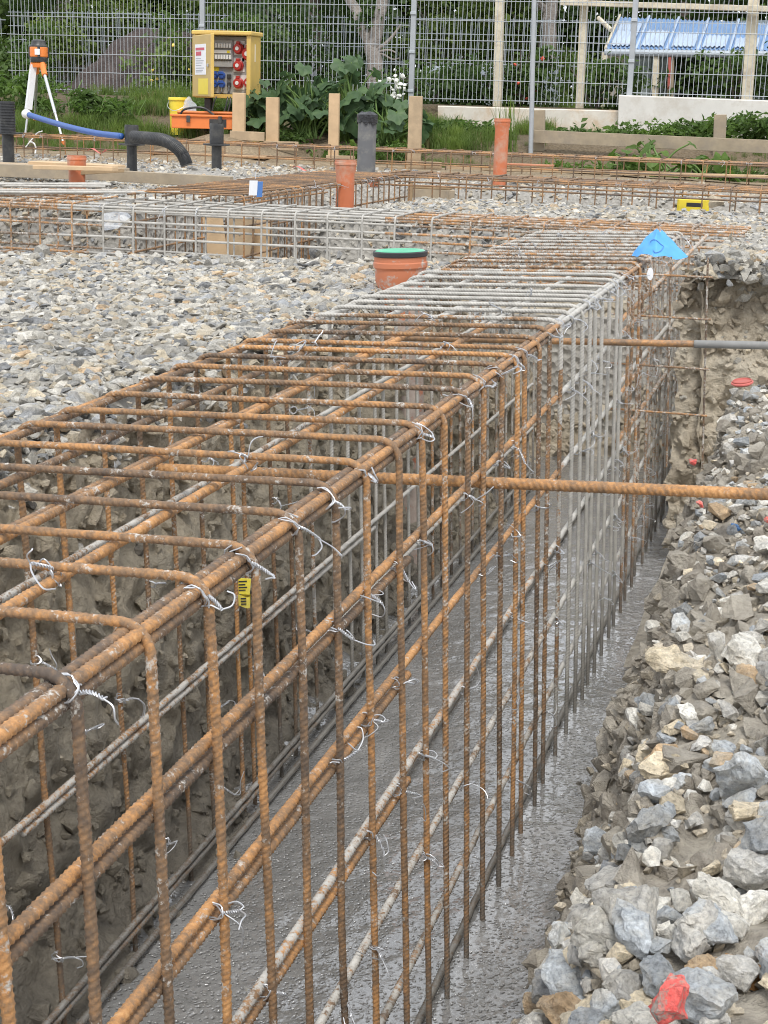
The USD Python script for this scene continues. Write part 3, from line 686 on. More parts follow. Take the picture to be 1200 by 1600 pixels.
for i in order[:300]:
    mt, lab = paint.get(i, (None, None))
    if mt is None: mt = 'stone_muddy' if cand[i][2] and rng.random() < .75 else (LOOSE if Pc[i][1] < 2.5 or rng.random() < .35 else ['rubble_pale', 'rubble_cream', 'stone_muddy', 'rubble_pale', 'rubble_grey'])[rng.integers(len(LOOSE)) if Pc[i][1] < 2.5 else rng.integers(5)]
    v, f = stone(rng, 17, .62, 3 if show[i] * FPX > 38 else (2 if show[i] * FPX > 22 else 1))
    obj('stone', (v * sc[i] @ rotm(rng, .6).T + Pc[i], f), mt, gb, smooth=22, label=lab)
LP = [('stone', stone(rng, 12, .62), ('stone_muddy' if i % 2 == 0 else LOOSE[i % len(LOOSE)])) for i in range(40)]
instancer('small_stones', gb, LP, [((int(rng.integers(20)) * 2 if cand[i][2] else int(rng.integers(20)) * 2 + 1), Pc[i], rotm(rng, .6), sc[i]) for i in order[300:]])

for qx, qy, s, lab, zz in ((1041, 1566, .027, 'stone sprayed with red marking paint, nearest the camera', -.245), (1056, 1542, .016, None, -.25), (1082, 722, .014, 'stone with red paint at the trench edge', -.27), (1094, 788, .013, 'stone with red paint under the steel pole', -.28), (1199, 812, .011, None, -.27)):
    v, f = stone(rng, 17, .7, 2); obj('stone', (v * s @ rotm(rng, .5).T + atz(qx, qy, zz), f), 'stone_red', gb, smooth=22, label=lab)

# crumbly clods over the clay faces
def clods(parent, fn, n, draw, med, m, seed, off):
    rng = np.random.default_rng(seed); pr_ = [('clod', stone(rng, 11, .8, 1), m) for _ in range(8)]; a, b = draw(rng, n)
    P = fn(a[:, None], b[:, None])[:, 0]; s = np.clip(med * np.exp(rng.normal(0, .55, n)), .006, med * 3)
    instancer('clay_clods', parent, pr_, [(rng.integers(8), P[i] + np.array(off) * s[i], rotm(rng, 1.5), s[i]) for i in range(n)])


clods(tw, left_wall, 5200, lambda r, n: (1.3 + 6.0 * r.random(n) ** .8, np.clip(r.random(n), .02, .96)), .014, 'wall_clay', 24, (.15, 0, 0))
clods(tw, end_wall, 700, lambda r, n: (r.uniform(-.9, .3, n), r.uniform(.03, .98, n)), .02, 'trench_end_clay', 25, (0, -.1, 0))
clods(tw, cross_wall, 2600, lambda r, n: (.1 + 1.6 * r.random(n), r.uniform(.03, .98, n)), .016, 'trench_end_clay', 26, (0, -.1, 0))
clods(tw, far_right_wall, 300, lambda r, n: (r.uniform(5.85, 7.6, n), r.uniform(.03, .98, n)), .02, 'trench_end_clay', 28, (-.1, 0, 0))
clods(gb, lambda a, b: bank(a, b), 6500, lambda r, n: (r.uniform(.05, 1.2, n), 1.6 + 3.25 * r.random(n)), .014, 'bank_clay', 27, (-.1, 0, .15))

# stones stuck in the clay walls
rng = np.random.default_rng(23)
WK = ['stone_muddy'] * 3 + ['stone_beige', 'stone_wet', 'stone_grey']
for k in range(120):
    y = 1.6 + 5.6 * rng.random() ** .9; t = rng.uniform(.3, .98) ** .8
    p = left_wall(np.array([[y]]), np.array([[t]]))[0, 0]; s = np.clip(.022 * math.exp(rng.normal(0, .5)), .01, .055)
    v, f = stone(rng, 12, .6, 1); obj('stone', (v * s @ rotm(rng, 1.2).T + p - [s * .25, 0, 0], f), WK[rng.integers(5 if t < .75 else 6)], tw, smooth=24)
for k in range(170):
    x = rng.uniform(.12, 1.2); t = rng.uniform(.1, 1)
    p = cross_wall(np.array([[x]]), np.array([[t]]))[0, 0]; s = np.clip(.028 * math.exp(rng.normal(0, .5)), .01, .075)
    v, f = stone(rng, 12, .6, 1); obj('stone', (v * s @ rotm(rng, .9).T + p + [0, s * .3, 0], f), ['stone_beige', 'stone_muddy', 'stone_pale', 'stone_beige', 'stone_grey'][rng.integers(5)], tw, smooth=24)
# a few stones lying in the slurry by the bank
for qx, qy, s, m in ((922, 1205, .022, 'stone_beige'), (985, 1205, .02, 'stone_muddy'), (960, 1248, .012, 'stone_wet'), (905, 1225, .012, 'stone_wet'), (1000, 1100, .02, 'stone_wet'), (872, 1470, .016, 'stone_wet'), (900, 1400, .014, 'stone_wet')):
    p = atz(qx, qy, -1.165); v, f = stone(rng, 13, .55, 1); obj('stone', (v * s @ rotm(rng, .3).T + p, f), m, fl, smooth=24)
# ------------------------------------------------------------------ reinforcement cages
def stirrup_path(W, H, R=.035, ds=.01, seed=0, jit=.004):
    """Closed rectangle in (x, z): x from -W to 0, z from -H to 0, rounded corners; starts in the middle of the underside."""
    P = [(-W / 2, -H)]
    for cx, cz, a0 in ((-R, -H + R, -90), (-R, -R, 0), (-W + R, -R, 90), (-W + R, -H + R, 180)):
        for a in np.linspace(a0, a0 + 90, 9): P.append((cx + R * math.cos(math.radians(a)), cz + R * math.sin(math.radians(a))))
    P.append((-W / 2 - .001, -H))
    P = resample(np.array([(x, 0, z) for x, z in P]), ds)
    s = np.arange(len(P)) * ds
    P[:, 1] += jit * 2 * (fbm(np.stack([s * 2.2, 0 * s + seed, 0 * s], 1), 2, seed) - .5)
    return P


def tie(rng, c, R=.018, tail=.035, side=(1, 0, 0)):
    """A wire tie: a double strand wound crookedly round the crossing, its ends twisted together, bent over and snipped."""
    side = np.array(side, float); side /= np.linalg.norm(side); mb = MB()
    up = np.array([0, 0, 1.0]) if abs(side[2]) < .8 else np.array([0, 1.0, 0]); a = np.cross(up, side); a /= np.linalg.norm(a); b = np.cross(side, a)
    q = rng.uniform(-.9, .9); a, b = a * math.cos(q) + b * math.sin(q), b * math.cos(q) - a * math.sin(q)
    for k in range(2):
        th = np.linspace(rng.uniform(-.5, .3), 2 * np.pi * rng.uniform(.8, 1.15), 14); w = rng.uniform(.85, 1.15)
        loop = c + np.outer(np.cos(th) * R * .62 * w, b) + np.outer(np.sin(th) * R * .8 * w, side) + np.outer((th / 6.3 - .5) * R * rng.uniform(.5, 1.4), a) + rng.normal(0, .0012, (14, 3))
        mb.tube(bez(loop, 36), .00105, 5)
    d = side * .75 + a * rng.uniform(-.9, .9) + b * rng.uniform(-.7, .4); d /= np.linalg.norm(d); bend = a * rng.uniform(-1, 1) + b * rng.uniform(-1, .3); s0 = c + side * R * .75; L = tail * rng.uniform(.6, 1.2)
    u = np.linspace(0, 1, 30); axis = s0 + np.outer(u * L, d) + np.outer(u ** 2 * L * .55, bend); e = np.cross(d, bend); e /= np.linalg.norm(e) + 1e-9; g = np.cross(d, e)
    for ph in (0, np.pi): mb.tube(axis + np.outer(.0016 * np.cos(u * 24 + ph), e) + np.outer(.0016 * np.sin(u * 24 + ph), g), .00105, 5)
    t = axis[-1]
    for k in range(2):
        k1 = rng.normal(size=3) * .011; mb.tube(bez([t, t + k1 * .7 + d * .006, t + k1 * 1.5, t + k1 * 1.7 - d * .008 + rng.normal(size=3) * .005], 12), .00105, 5)
    if rng.random() < .3:
        k = rng.normal(size=3) * .016 - np.array([0, 0, .012]); mb.tube(bez([s0, s0 + k * .5 + side * .015, s0 + k * 1.1 + side * .01, s0 + k * 1.6], 12), .0009, 5)
    return mb


# the main cage along the trench (right face x = 0, top z = 0)
W0, H0, RS = .69, 1.25, .0058
cage = thing('rebar_cage', 'long deep rusty reinforcement cage standing in the wet trench in the foreground', 'rebar cage')
YS = [.4, .56, .72, .88, 1.03, 1.191, 1.351, 1.506, 1.653, 1.813, 1.965, 2.125, 2.294, 2.447, 2.613, 2.786, 2.936, 3.091, 3.262, 3.362, 3.528, 3.692, 3.857]
rng = np.random.default_rng(41)
y = YS[-1]
while y < 7.0: y += rng.choice([.16, .165, .155, .17, .12, .165]); YS.append(y)
for i, y in enumerate(YS):
    near = y < 2.5
    P = stirrup_path(W0 + rng.normal(0, .004), H0 + rng.normal(0, .006), seed=i, ds=.0019 if near else .012, jit=.008)
    lean = rng.normal(0, .006); P[:, 1] += y + lean * P[:, 2] + rng.normal(0, .006) * (P[:, 0] / W0)
    P[:, 2] += rng.normal(0, .002); P[:, 0] += rng.normal(0, .002)
    v, f, uv = tube(P, RS, 8 if near else 6, rib=.0014 if near else 0, pitch=.0082, wob=.14, seed=i)
    obj('stirrup', (v, f), 'stirrup_rust' if near else 'stirrup_rust_far', cage, smooth=True, uv=uv)


def long_bar(x, z, y0, y1, r, m, slope=0, parent=cage, sag=.004, xs=0.0):
    """A bar along the trench; the near stretch ribbed."""
    yy = np.r_[np.arange(y0, min(2.75, y1), .0018), np.arange(max(2.75, y0), y1 + .02, .03)] if y0 < 2.7 else np.arange(y0, y1 + .02, .03)
    k = fbm(np.stack([yy * .8, 0 * yy + x * 7 + z * 13, 0 * yy], 1), 2, 3) - .5
    P = np.stack([x + k * sag * 2 + xs * (yy - y0), yy, z + k * sag * 2 + slope * (yy - y0)], 1)
    v, f, uv = tube(P, r, 9, rib=.0016, pitch=.009, wob=.1, seed=x * 10)
    obj('longitudinal_bar', (v, f), m, parent, smooth=True, uv=uv)


YE = 7.05; i_ = RS + .0005
for x, z in ((-.0128, -.0138), (-.0275, -.0132), (-.0132, -.0282)): long_bar(x, z, .35, YE, .0068, 'bar_rust', sag=.0015)        # bundle under the near corner
for x, z in ((-W0 + .013, -.014), (-W0 + .0275, -.0135)): long_bar(x, z, .35, YE, .0068, 'bar_rust', sag=.002)
long_bar(-.19, -.0135, .35, YE, .0066, 'bar_rust'); long_bar(-.50, -.0135, .35, YE, .0066, 'bar_rust')
long_bar(-.345, -.0135, .35, YE, .0066, 'bar_rust'); long_bar(-.359, -.0135, .35, 4.2, .0066, 'bar_rust', xs=.001)
for j, (z, m) in enumerate(((-.2, 'bar_rust'), (-.405, 'bar_rust'), (-.6, 'bar_splashed'), (-.8, 'bar_splashed'), (-1.0, 'bar_splashed'))):
    long_bar(-.0132, z, .9, YE, .0068, m, sag=.006)
    if j < 3: long_bar(-.0125, z - .017, .9, 2.395 - .006 * j, .0068, 'bar_rust', slope=-.006)
for z, m, two in ((-.285, 'bar_splashed', 4.6), (-.5, 'bar_splashed', 0), (-.71, 'bar_splashed', 4.4), (-.925, 'bar_splashed', 0), (-1.13, 'bar_splashed', 5.0)):
    long_bar(-W0 + .0132, z, .9, YE, .0064, m, sag=.008)
    if two: long_bar(-W0 + .0136, z - .017, 2.2, two, .0064, m, slope=-.002)
for x in (-.03, -.36, -W0 + .03): long_bar(x, -1.187, 1.2, YE, .007, "bar_splashed")
# laps at the far end: bars sticking out past the last stirrup
for z, m in ((-.2, 'bar_rust'), (-.42, 'bar_splashed'), (-.62, 'bar_rust')): long_bar(-.03, z + .03, 5.2, 7.6, .008, m, xs=.04, slope=.05)

rng = np.random.default_rng(43)
vis = [y for y in YS if y > 1.1]
ROWS = (-.2, -.405, -.6, -.8, -1.0)
for i, y in enumerate(vis):
    if y < 5.2 and (i % 2 == 0 or rng.random() < .35): obj('tie_wire', tie(rng, np.array([-.016, y + rng.normal(0, .006), -.018]), .023, .028), 'galvanised', cage)
    if y > 5.2 and rng.random() < .6: obj('tie_wire', tie(rng, np.array([-.012, y, -.03]), .022, .05), 'galvanised', cage)
    for z in ROWS:
        if rng.random() < (.4 if y < 4 else .45) and y > 1.3: obj('tie_wire', tie(rng, np.array([-.01, y, z - .008]), .015, .026), 'galvanised', cage)
        if rng.random() < .2 and y < 4: obj('tie_wire', tie(rng, np.array([-W0 + .01, y, z - .03]), .014, .03), 'galvanised', cage)
    for x in (-.19, -.345, -.5):
        if rng.random() < .13: obj('tie_wire', tie(rng, np.array([x, y, -.01]), .014, .03, (0, -.3, .8)), 'galvanised', cage)


def cross_cage(name, label, u0, u1, yfront, W, ztop, H, step, r, mats, rows=(.5,), rl=None, tops=4, lean=0, ties=.5, seed=0, along='x', skew=.0):
    """A smaller cage: stirrups every step along u, bars through them. mats(u, k): the look of the stirrup or bar at u."""
    rng = np.random.default_rng(seed); rl = rl or r * 1.25
    T = thing(name, label, 'rebar cage')
    def place(u, w, z):
        """u along, w across away from the front face, z from the top"""
        x, y = (u, yfront + w + skew * (u - u0)) if along == 'x' else (yfront - w, u)
        return np.stack(np.broadcast_arrays(x + TILT * z, y, z + ztop + tiltz(x, y)), -1)
    u = u0; n = 0
    while u <= u1:
        P = stirrup_path(W, H, R=.025, ds=.015, seed=n + seed, jit=.006)
        Q = place(u + P[:, 1] + rng.normal(0, .006) * P[:, 0] / W, -P[:, 0], P[:, 2])
        v, f, uv = tube(Q, r, 6); obj('stirrup', (v, f), mats(u, 's'), T, smooth=True, uv=uv)
        u += step * rng.uniform(.93, 1.07); n += 1
    L = np.arange(u0 - .12, u1 + .12, .06)
    for w, z in [(W * k / (tops - 1), -.012) for k in range(tops)] + [(0.012, -.028)] + [(a, -H * q) for q in rows for a in (.012, W - .012)] + [(W * k / (tops - 1), -H + .012) for k in range(tops)]:
        segs = np.array_split(np.arange(len(L)), 3)
        k = (fbm(np.stack([L * .9, 0 * L + w * 9 + z * 5 + seed, 0 * L], 1), 2, 5) - .5) * .014
        w = min(max(w, .012), W - .012)
        for sg in segs:
            sg = np.r_[sg, min(sg[-1] + 1, len(L) - 1)] if sg[-1] < len(L) - 1 else sg
            v, f, uv = tube(place(L[sg], w + k[sg], z + k[sg] * .6), rl, 7); obj('longitudinal_bar', (v, f), mats(L[sg].mean(), 'l'), T, smooth=True, uv=uv)
    u = u0
    while u < u1:
        if rng.random() < ties: obj('tie_wire', tie(rng, place(np.array(u), .01, -.015), .02, .035, (0, -1, .2) if along == 'x' else (1, 0, .2)), 'galvanised', T)
        u += step
    return T, place


def grey_mid(u, k): return 'grey_splashed' if -3.55 < u < -1.25 else ('part_splashed' if u > -1.25 or u < -4.2 else 'part_splashed')


cross_cage('rebar_cage', 'shallow rebar cage coated grey with cement, crossing the far end of the deep trench', -5.6, .12, 8.08, .6, .0, .335, .2, .0058, grey_mid, rows=(.28, .55), seed=51, ties=.3)
cross_cage('rebar_cage', 'deep rusty cage in the timbered pit, with a blue and white tag on it', 8.5, 12.1, -2.68, .7, .05, .72, .15, .0055, lambda u, k: 'far_rust', rows=(.25, .5, .75), seed=52, along='y', ties=.45)
cross_cage('rebar_cage', 'low rusty cage in front of the yellow block and the grey boxed hole', -2.75, 1.2, 11.85, .6, .065, .31, .2, .006, lambda u, k: 'far_rust', rows=(.3,), seed=53, ties=.5)
cross_cage('rebar_cage', 'farthest rusty cage, running along the wooden stakes and the weeds', -7.9, 1.2, 13.95, .5, .19, .27, .19, .0058, lambda u, k: 'far_rust', rows=(.5,), seed=54, ties=.35, skew=.02)

# stub of a cage in the cross trench, behind the far corner
cs = thing('rebar_cage', 'thin rusty cage stub in the cross trench beyond the blue sheet', 'rebar cage')
for X in (.1, .23):
    v, f, uv = tube(resample([(X, 5.55, .02), (X + .01, 5.55, -.75)], .03), .004, 7); obj('stirrup', (v, f), 'stirrup_rust', cs, smooth=True, uv=uv)
for z in (-.05, -.2, -.38, -.55):
    v, f, uv = tube(resample([(-.12, 5.56, z + .01), (.25, 5.54, z)], .03), .004, 7); obj('longitudinal_bar', (v, f), 'stirrup_rust', cs, smooth=True, uv=uv)

# poles across the trench
p0, p1 = atx(735, 757, -.0) * 1, None
pole = thing('steel_pole', 'thick ribbed rusty steel pole lying across the trench and onto the stone bank', 'steel bar')
A = np.array([-.72, 2.93, -.222]); Bp = np.array([1.25, 2.99, -.215])
v, f, uv = tube(resample([A, Bp], .0035), .0118, 12, rib=.0022, pitch=.0125); obj('bar', (v, f), 'bar_rust', pole, smooth=True, uv=uv)
pole2 = thing('steel_pole', 'steel pole half coated in grey cement, reaching from the far cage over the cross trench', 'steel bar')
a, b = np.array([-.7, 4.62, -.165]), np.array([1.5, 4.66, -.158]); c1 = a + (b - a) * .44; c2 = a + (b - a) * .565
for q0, q1, m, r in ((a, c1, 'far_rust', .0105), (c1, c2, 'pole_grey', .012), (c2, b, 'far_rust', .0105)):
    v, f, uv = tube(resample([q0, q1], .01), r, 12); obj('bar', (v, f), m, pole2, smooth=True, uv=uv)
# loose bars lying over the cross cage at the left
rng = np.random.default_rng(61)
for k in range(9):
    y0 = 7.75 + .1 * k + rng.normal(0, .03); x0 = -5.1 + rng.normal(0, .1)
    q0 = np.array([x0, y0, .025 + .012 * (k % 3)]); q1 = np.array([x0 + rng.uniform(1.3, 2.0), y0 + rng.uniform(.35, .8), .025 + .012 * (k % 3)])
    q0[2] += tiltz(q0[0], q0[1]); q1[2] += tiltz(q1[0], q1[1])
    v, f, uv = tube(resample([q0, (q0 + q1) / 2 + [0, 0, -.008], q1], .04), .0075, 8)
    obj('loose_bar', (v, f), 'grey_splashed' if k % 3 else 'part_splashed', smooth=True, uv=uv, label='loose cement-grey steel bar lying aslant over the cross cage', cat='steel bar', group='loose bars on the cross cage')
# ------------------------------------------------------------------ pipes, timber and things standing about
def base(px, py, Y, sink=.02):
    """The ground under the pixel column px at distance Y."""
    p = at(px, py, Y); p[2] = float(far_z(np.array([p[0]]), np.array([p[1]]))[0]) - sink; return p


def zof(px, py, Y): return at(px, py, Y)[2]


def pipe(label, loc, h, r, m, socket=True, cap=None, group=None, name='sewer_pipe', wall=.006, ringmat=None):
    t = thing(name, label, 'pipe', loc, lean=TILT if loc[1] > 9 else 0, group=group)
    if socket:
        hs = r * 1.15; s = r * 1.13
        prof = [(r, 0), (r, h - hs - .02), (s, h - hs + .005), (s, h - .5 * hs), (s * 1.07, h - .42 * hs), (s * 1.07, h - .25 * hs), (s, h - .18 * hs), (s * 1.03, h - .02), (s * 1.03, h), (s - wall, h), (s - wall, h - hs * .9), (r - wall, h - hs), (r - wall, 0)]
    else:
        prof = [(r, 0), (r, h), (r - wall, h), (r - wall, 0)]
    obj('pipe_body', MB().lathe(prof, 36), m, t, smooth=35)
    return t


# orange pipe with a green lid in the trench, behind the cage
o1 = pipe('large orange plastic pipe with a green lid, standing in the trench by the cage', (-.835, 5.3, -1.15), 1.15 + .035, .081, 'kg_orange_splashed')
mb = MB().lathe([(0, 1.205), (.085, 1.205), (.092, 1.2), (.092, 1.19), (0, 1.19)], 36); obj('lid', mb, 'green_cap', o1, smooth=35)
obj('seal', MB().lathe([(.0955, 1.183), (.099, 1.186), (.099, 1.199), (.094, 1.203), (.086, 1.2), (.086, 1.183)], 36), 'rubber_black', o1, smooth=35)
# plain orange pipes
l = base(532, 345, 10.45); l[2] = min(l[2], -.2); pipe('orange plastic pipe with open socket, rising through the cage junction in the middle distance', l, zof(532, 250, 10.45) - l[2], .065, 'kg_orange')
l = base(780, 265, 13.4); pipe('slim orange pipe standing upright by the far cage, left of the timber rail', l, zof(780, 185, 13.4) - l[2], .06, 'kg_orange')
l = base(120, 297, 10.6); l[2] -= .03; o4 = pipe('short orange pipe poking up through the planks at the far left', l, zof(120, 243, 10.6) - l[2], .062, 'kg_orange')
l = base(583, 303, 12.9); l[2] += .02; t = thing('pipe_stub', 'small orange pipe stub lying low behind the orange socket pipe', 'pipe', l, rotz=.4); obj('pipe_body', MB().tube([(0, 0, 0), (.02, -.06, .08)], .045, 18), 'kg_orange', t); obj('socket', MB().tube([(.018, -.055, .07), (.022, -.07, .1)], .052, 18), 'kg_orange', t)
# grey pipe under a torn black bag
l = base(571, 262, 13.3); h = zof(571, 180, 13.3) - l[2]; gp_ = pipe('dark grey pipe with torn black plastic film over its mouth', l, h, .082, 'pipe_grey', socket=False)
rng = np.random.default_rng(71)
a = np.linspace(0, 2 * np.pi, 48, endpoint=False); low = -.03 - .07 * fbm(np.stack([np.cos(a) * 2, np.sin(a) * 2, 0 * a], 1), 3, 4) - .03 * rng.random(48)
prof = []
for k, s in enumerate((0, .3, .6, 1)):
    rr = .0865 + .012 * fbm(np.stack([np.cos(a) * 5, np.sin(a) * 5, 0 * a + s * 3], 1), 3, 6); prof.append(np.stack([rr * np.cos(a), rr * np.sin(a), h + .006 + low * s], 1))
top = np.stack([.05 * np.cos(a), .05 * np.sin(a), h + .02 + .02 * fbm(np.stack([np.cos(a) * 4, np.sin(a) * 4, 0 * a], 1), 3, 9)], 1)
V = np.vstack([np.array([[0, 0, h + .005]]), top] + prof); F = [[0, 1 + k, 1 + (k + 1) % 48] for k in range(48)]
for r_ in range(4):
    for k in range(48): b0 = 1 + r_ * 48; F += [[b0 + k, b0 + 48 + k, b0 + 48 + (k + 1) % 48], [b0 + k, b0 + 48 + (k + 1) % 48, b0 + (k + 1) % 48]]
obj('plastic_film', (V, np.array(F)), 'bag_black', gp_, smooth=20)


def duct_end(label, px, py_base, Y, top, box_w, corr, flange=True, tilt=0):
    l = base(px, py_base, Y); H = zof(px, top, Y) - l[2]; hb = H * (.47 if corr else .36)
    t = thing('duct_end', label, 'cable duct', l, lean=TILT + tilt)
    r = box_w * .36
    obj('duct_pipe', MB().lathe([(r, 0), (r, H - hb), (r * .9, H - hb), (r * .9, 0)], 24), 'black_plastic', t)
    prof = [(0, H - hb + .004)]
    if corr:
        n = 11
        for k in range(n):
            z0 = H - hb + hb * k / n; dz = hb / n; prof += [(box_w * .5, z0 + .004), (box_w * .5, z0 + dz * .7), (box_w * .455, z0 + dz * .72), (box_w * .455, z0 + dz * .99)]
        prof += [(box_w * .33, H), (0, H)]
    else:
        prof += [(box_w * .5, H - hb + .004), (box_w * .5, H - .02), (box_w * .47, H), (box_w * .4, H), (box_w * .4, H - .03), (0, H - .03)]
    obj('cap', MB().lathe(prof, 28), 'black_plastic', t, smooth=25)
    obj('flange', MB().lathe([(r, H - hb - .02), (box_w * .95, H - hb - .012), (box_w * .95, H - hb), (r, H - hb + .003)], 32), 'black_plastic', t, smooth=25)
    return t, l, H, hb


duct_end('tall black ribbed duct cap on a black pipe at the far left edge', 13, 250, 13.3, 158, .155, True)
t2, l2, H2, hb2 = duct_end('black duct end that the blue hose runs into', 205, 248, 12.8, 195, .125, False)
duct_end('black duct end right of the bent black hose', 338, 270, 12.3, 193, .12, False)
# blue hose and the black corrugated bend
pts = [at(44, 179, 14.2), at(75, 189, 13.9), at(110, 199, 13.5), at(150, 208, 13.1), at(190, 213, 12.75)]
hz = thing('blue_hose', 'blue water hose sagging from the tripod to the black duct end', 'hose'); obj('hose', MB().tube(bez(pts, 40), .028, 14), 'hose_blue', hz, smooth=True)
d = pts[0] - pts[1]; d /= np.linalg.norm(d); obj('coupling', MB().tube([pts[0] - d * .03, pts[0], pts[0] + d * .03, pts[0] + d * .06, pts[0] + d * .1], [.034, .036, .046, .046, .03], 16), 'white_plastic', hz)
pts = [at(208, 214, 12.65), at(232, 216, 12.55), at(255, 219, 12.45), at(274, 229, 12.4), at(286, 243, 12.4), at(292, 258, 12.4)]
c = bez(pts, 150); s = np.arange(len(c)); hz = thing('black_hose', 'black corrugated hose bending down into the gravel', 'hose'); obj('hose', MB().tube(c, np.where(s % 3 == 0, .056, .052), 18), 'black_plastic', hz, smooth=50)
pts = [at(66, 205, 14.3), at(58, 208, 14.2), at(48, 220, 14.1), at(40, 230, 14.0)]; obj('white_cable', MB().tube(bez(pts, 30), .006, 8), 'white_plastic', label='thin white cable curling down below the tripod', cat='cable')
pts = [at(46, 221, 14.1), at(53, 224, 14.0), at(56, 232, 14.0), at(55, 240, 13.95)]; obj('white_cable', MB().tube(bez(pts, 30), .008, 8), 'white_plastic', label='short white hose end hooked over beside the black ribbed duct cap', cat='cable')


# rotating laser on its tripod
Yt = 15.0
hd = at(61, 97, Yt); tp = thing('laser_tripod', 'white and orange survey tripod in the weeds at the left', 'tripod', hd, lean=TILT)
mb = MB().lathe([(0, -.055), (.075, -.055), (.08, -.02), (.06, .0), (.0, .0)], 20); obj('tripod_head', mb, 'laser_orange', tp)
feet = [at(44, 214, 14.9) - hd, at(104, 220, 14.5) - hd, at(58, 190, 15.7) - hd]
for k, q in enumerate(feet):
    a0 = np.array([.05 * (q[0] / abs(q[0]) if abs(q[0]) > .02 else 0), -.03 if q[1] < 0 else .04, -.03])
    up = a0 + (q - a0) * .62; m_ = 'tripod_white' if k == 0 else 'aluminium'
    leg = obj('leg', MB().tube([a0, up], [.042 if k == 0 else .017, .045 if k == 0 else .016], 12 if k else 4), m_, tp)
    obj('lower_tube', MB().tube([up - (q - a0) * .04, q], .012, 10), 'aluminium', leg); obj('foot', MB().tube([q * .985, q + (q - a0) * .02], [.022, .006], 10), 'laser_orange', leg)
    obj('leg_bracket', MB().tube([a0 + [0, 0, .02], a0 + (q - a0) * .13], .03, 10), 'laser_orange', leg)
lz = thing('rotating_laser', 'orange and black rotating laser level mounted on the tripod', 'laser level', hd + [0, 0, .0], lean=TILT)
obj('base_ring', MB().lathe([(0, .0), (.085, .0), (.092, .02), (.09, .05), (0, .05)], 24), 'black_plastic', lz)
obj('housing', MB().lathe([(0, .05), (.088, .05), (.094, .06), (.094, .145), (.088, .15), (0, .15)], 24), 'laser_orange', lz)
obj('rotor_cap', MB().lathe([(0, .15), (.088, .15), (.088, .165), (.075, .185), (.07, .215), (.045, .228), (0, .23)], 24), 'black_plastic', lz)
for k in range(4):
    a = k * math.pi / 2 + .5; obj('guard_post', MB().box((-.012, -.012, .045), (.012, .012, .155), .003, o=(.092 * math.cos(a), .092 * math.sin(a), 0)), 'black_plastic', lz)
obj('control_panel', MB().box((-.028, -.012, .07), (.028, .004, .13), .003, o=(.035, -.091, 0)), 'paper_white', lz)

# site power cabinet
Yb = 15.6; o = at(304, 152, Yb); Wc = np.linalg.norm(at(391, 152, Yb) - o); Hc = at(304, 54, Yb)[2] - o[2]; Dc = .3
cb = thing('power_cabinet', 'yellow site power cabinet with its door open, red and blue sockets inside', 'power cabinet', o, lean=TILT)
th_ = .03
obj('side_panel', MB().box((0, 0, 0), (th_, Dc, Hc), .004), 'cabinet_yellow', cb); obj('side_panel', MB().box((Wc - th_, 0, 0), (Wc, Dc, Hc), .004), 'cabinet_yellow', cb)
obj('roof', MB().box((-.02, -.04, Hc + .001), (Wc + .02, Dc + .02, Hc + .045), .01), 'cabinet_yellow', cb); obj('floor_panel', MB().box((th_ + .001, 0, 0), (Wc - th_ - .001, Dc, .04), .004), 'cabinet_yellow', cb)
obj('back_panel', MB().box((th_ + .001, Dc - .02, .041), (Wc - th_ - .001, Dc, Hc - .001)), 'cabinet_yellow', cb)
obj('front_frame', MB().box((Wc - th_ - .012, -.012, .0), (Wc + .004, -.001, Hc), .003), 'cabinet_yellow', cb)
yp = .13
ins = obj('socket_panel', MB().box((th_ + .003, yp, .05), (Wc - th_ - .003, yp + .01, Hc - .01)), 'panel_grey', cb)
def cx_(f): return Wc * f
bd = obj('breaker_board', MB().box((cx_(.2), yp - .035, Hc * .5), (cx_(.62), yp - .001, Hc * .93), .004), 'panel_grey', cb)
for row in (.84, .66):
    for k in range(8): obj('breaker', MB().box((-.011, -.02, -.022), (.011, 0, .022), .002, o=(cx_(.235 + .05 * k), yp - .036, Hc * row)), 'white_plastic', bd)
    obj('breaker_window', MB().box((cx_(.21), yp - .04, Hc * row - .036), (cx_(.61), yp - .0355, Hc * row - .03)), 'black_plastic', bd)
obj('breaker_window', MB().box((cx_(.22), yp - .045, Hc * .72), (cx_(.6), yp - .036, Hc * .77), .002), 'white_plastic', bd); obj('warning_label', MB().box((cx_(.53), yp - .05, Hc * .725), (cx_(.58), yp - .0455, Hc * .765)), 'yellow_bright', bd)
obj('rating_plate', MB().box((cx_(.2), yp - .012, Hc * .44), (cx_(.36), yp - .001, Hc * .5)), 'yellow_bright', cb)
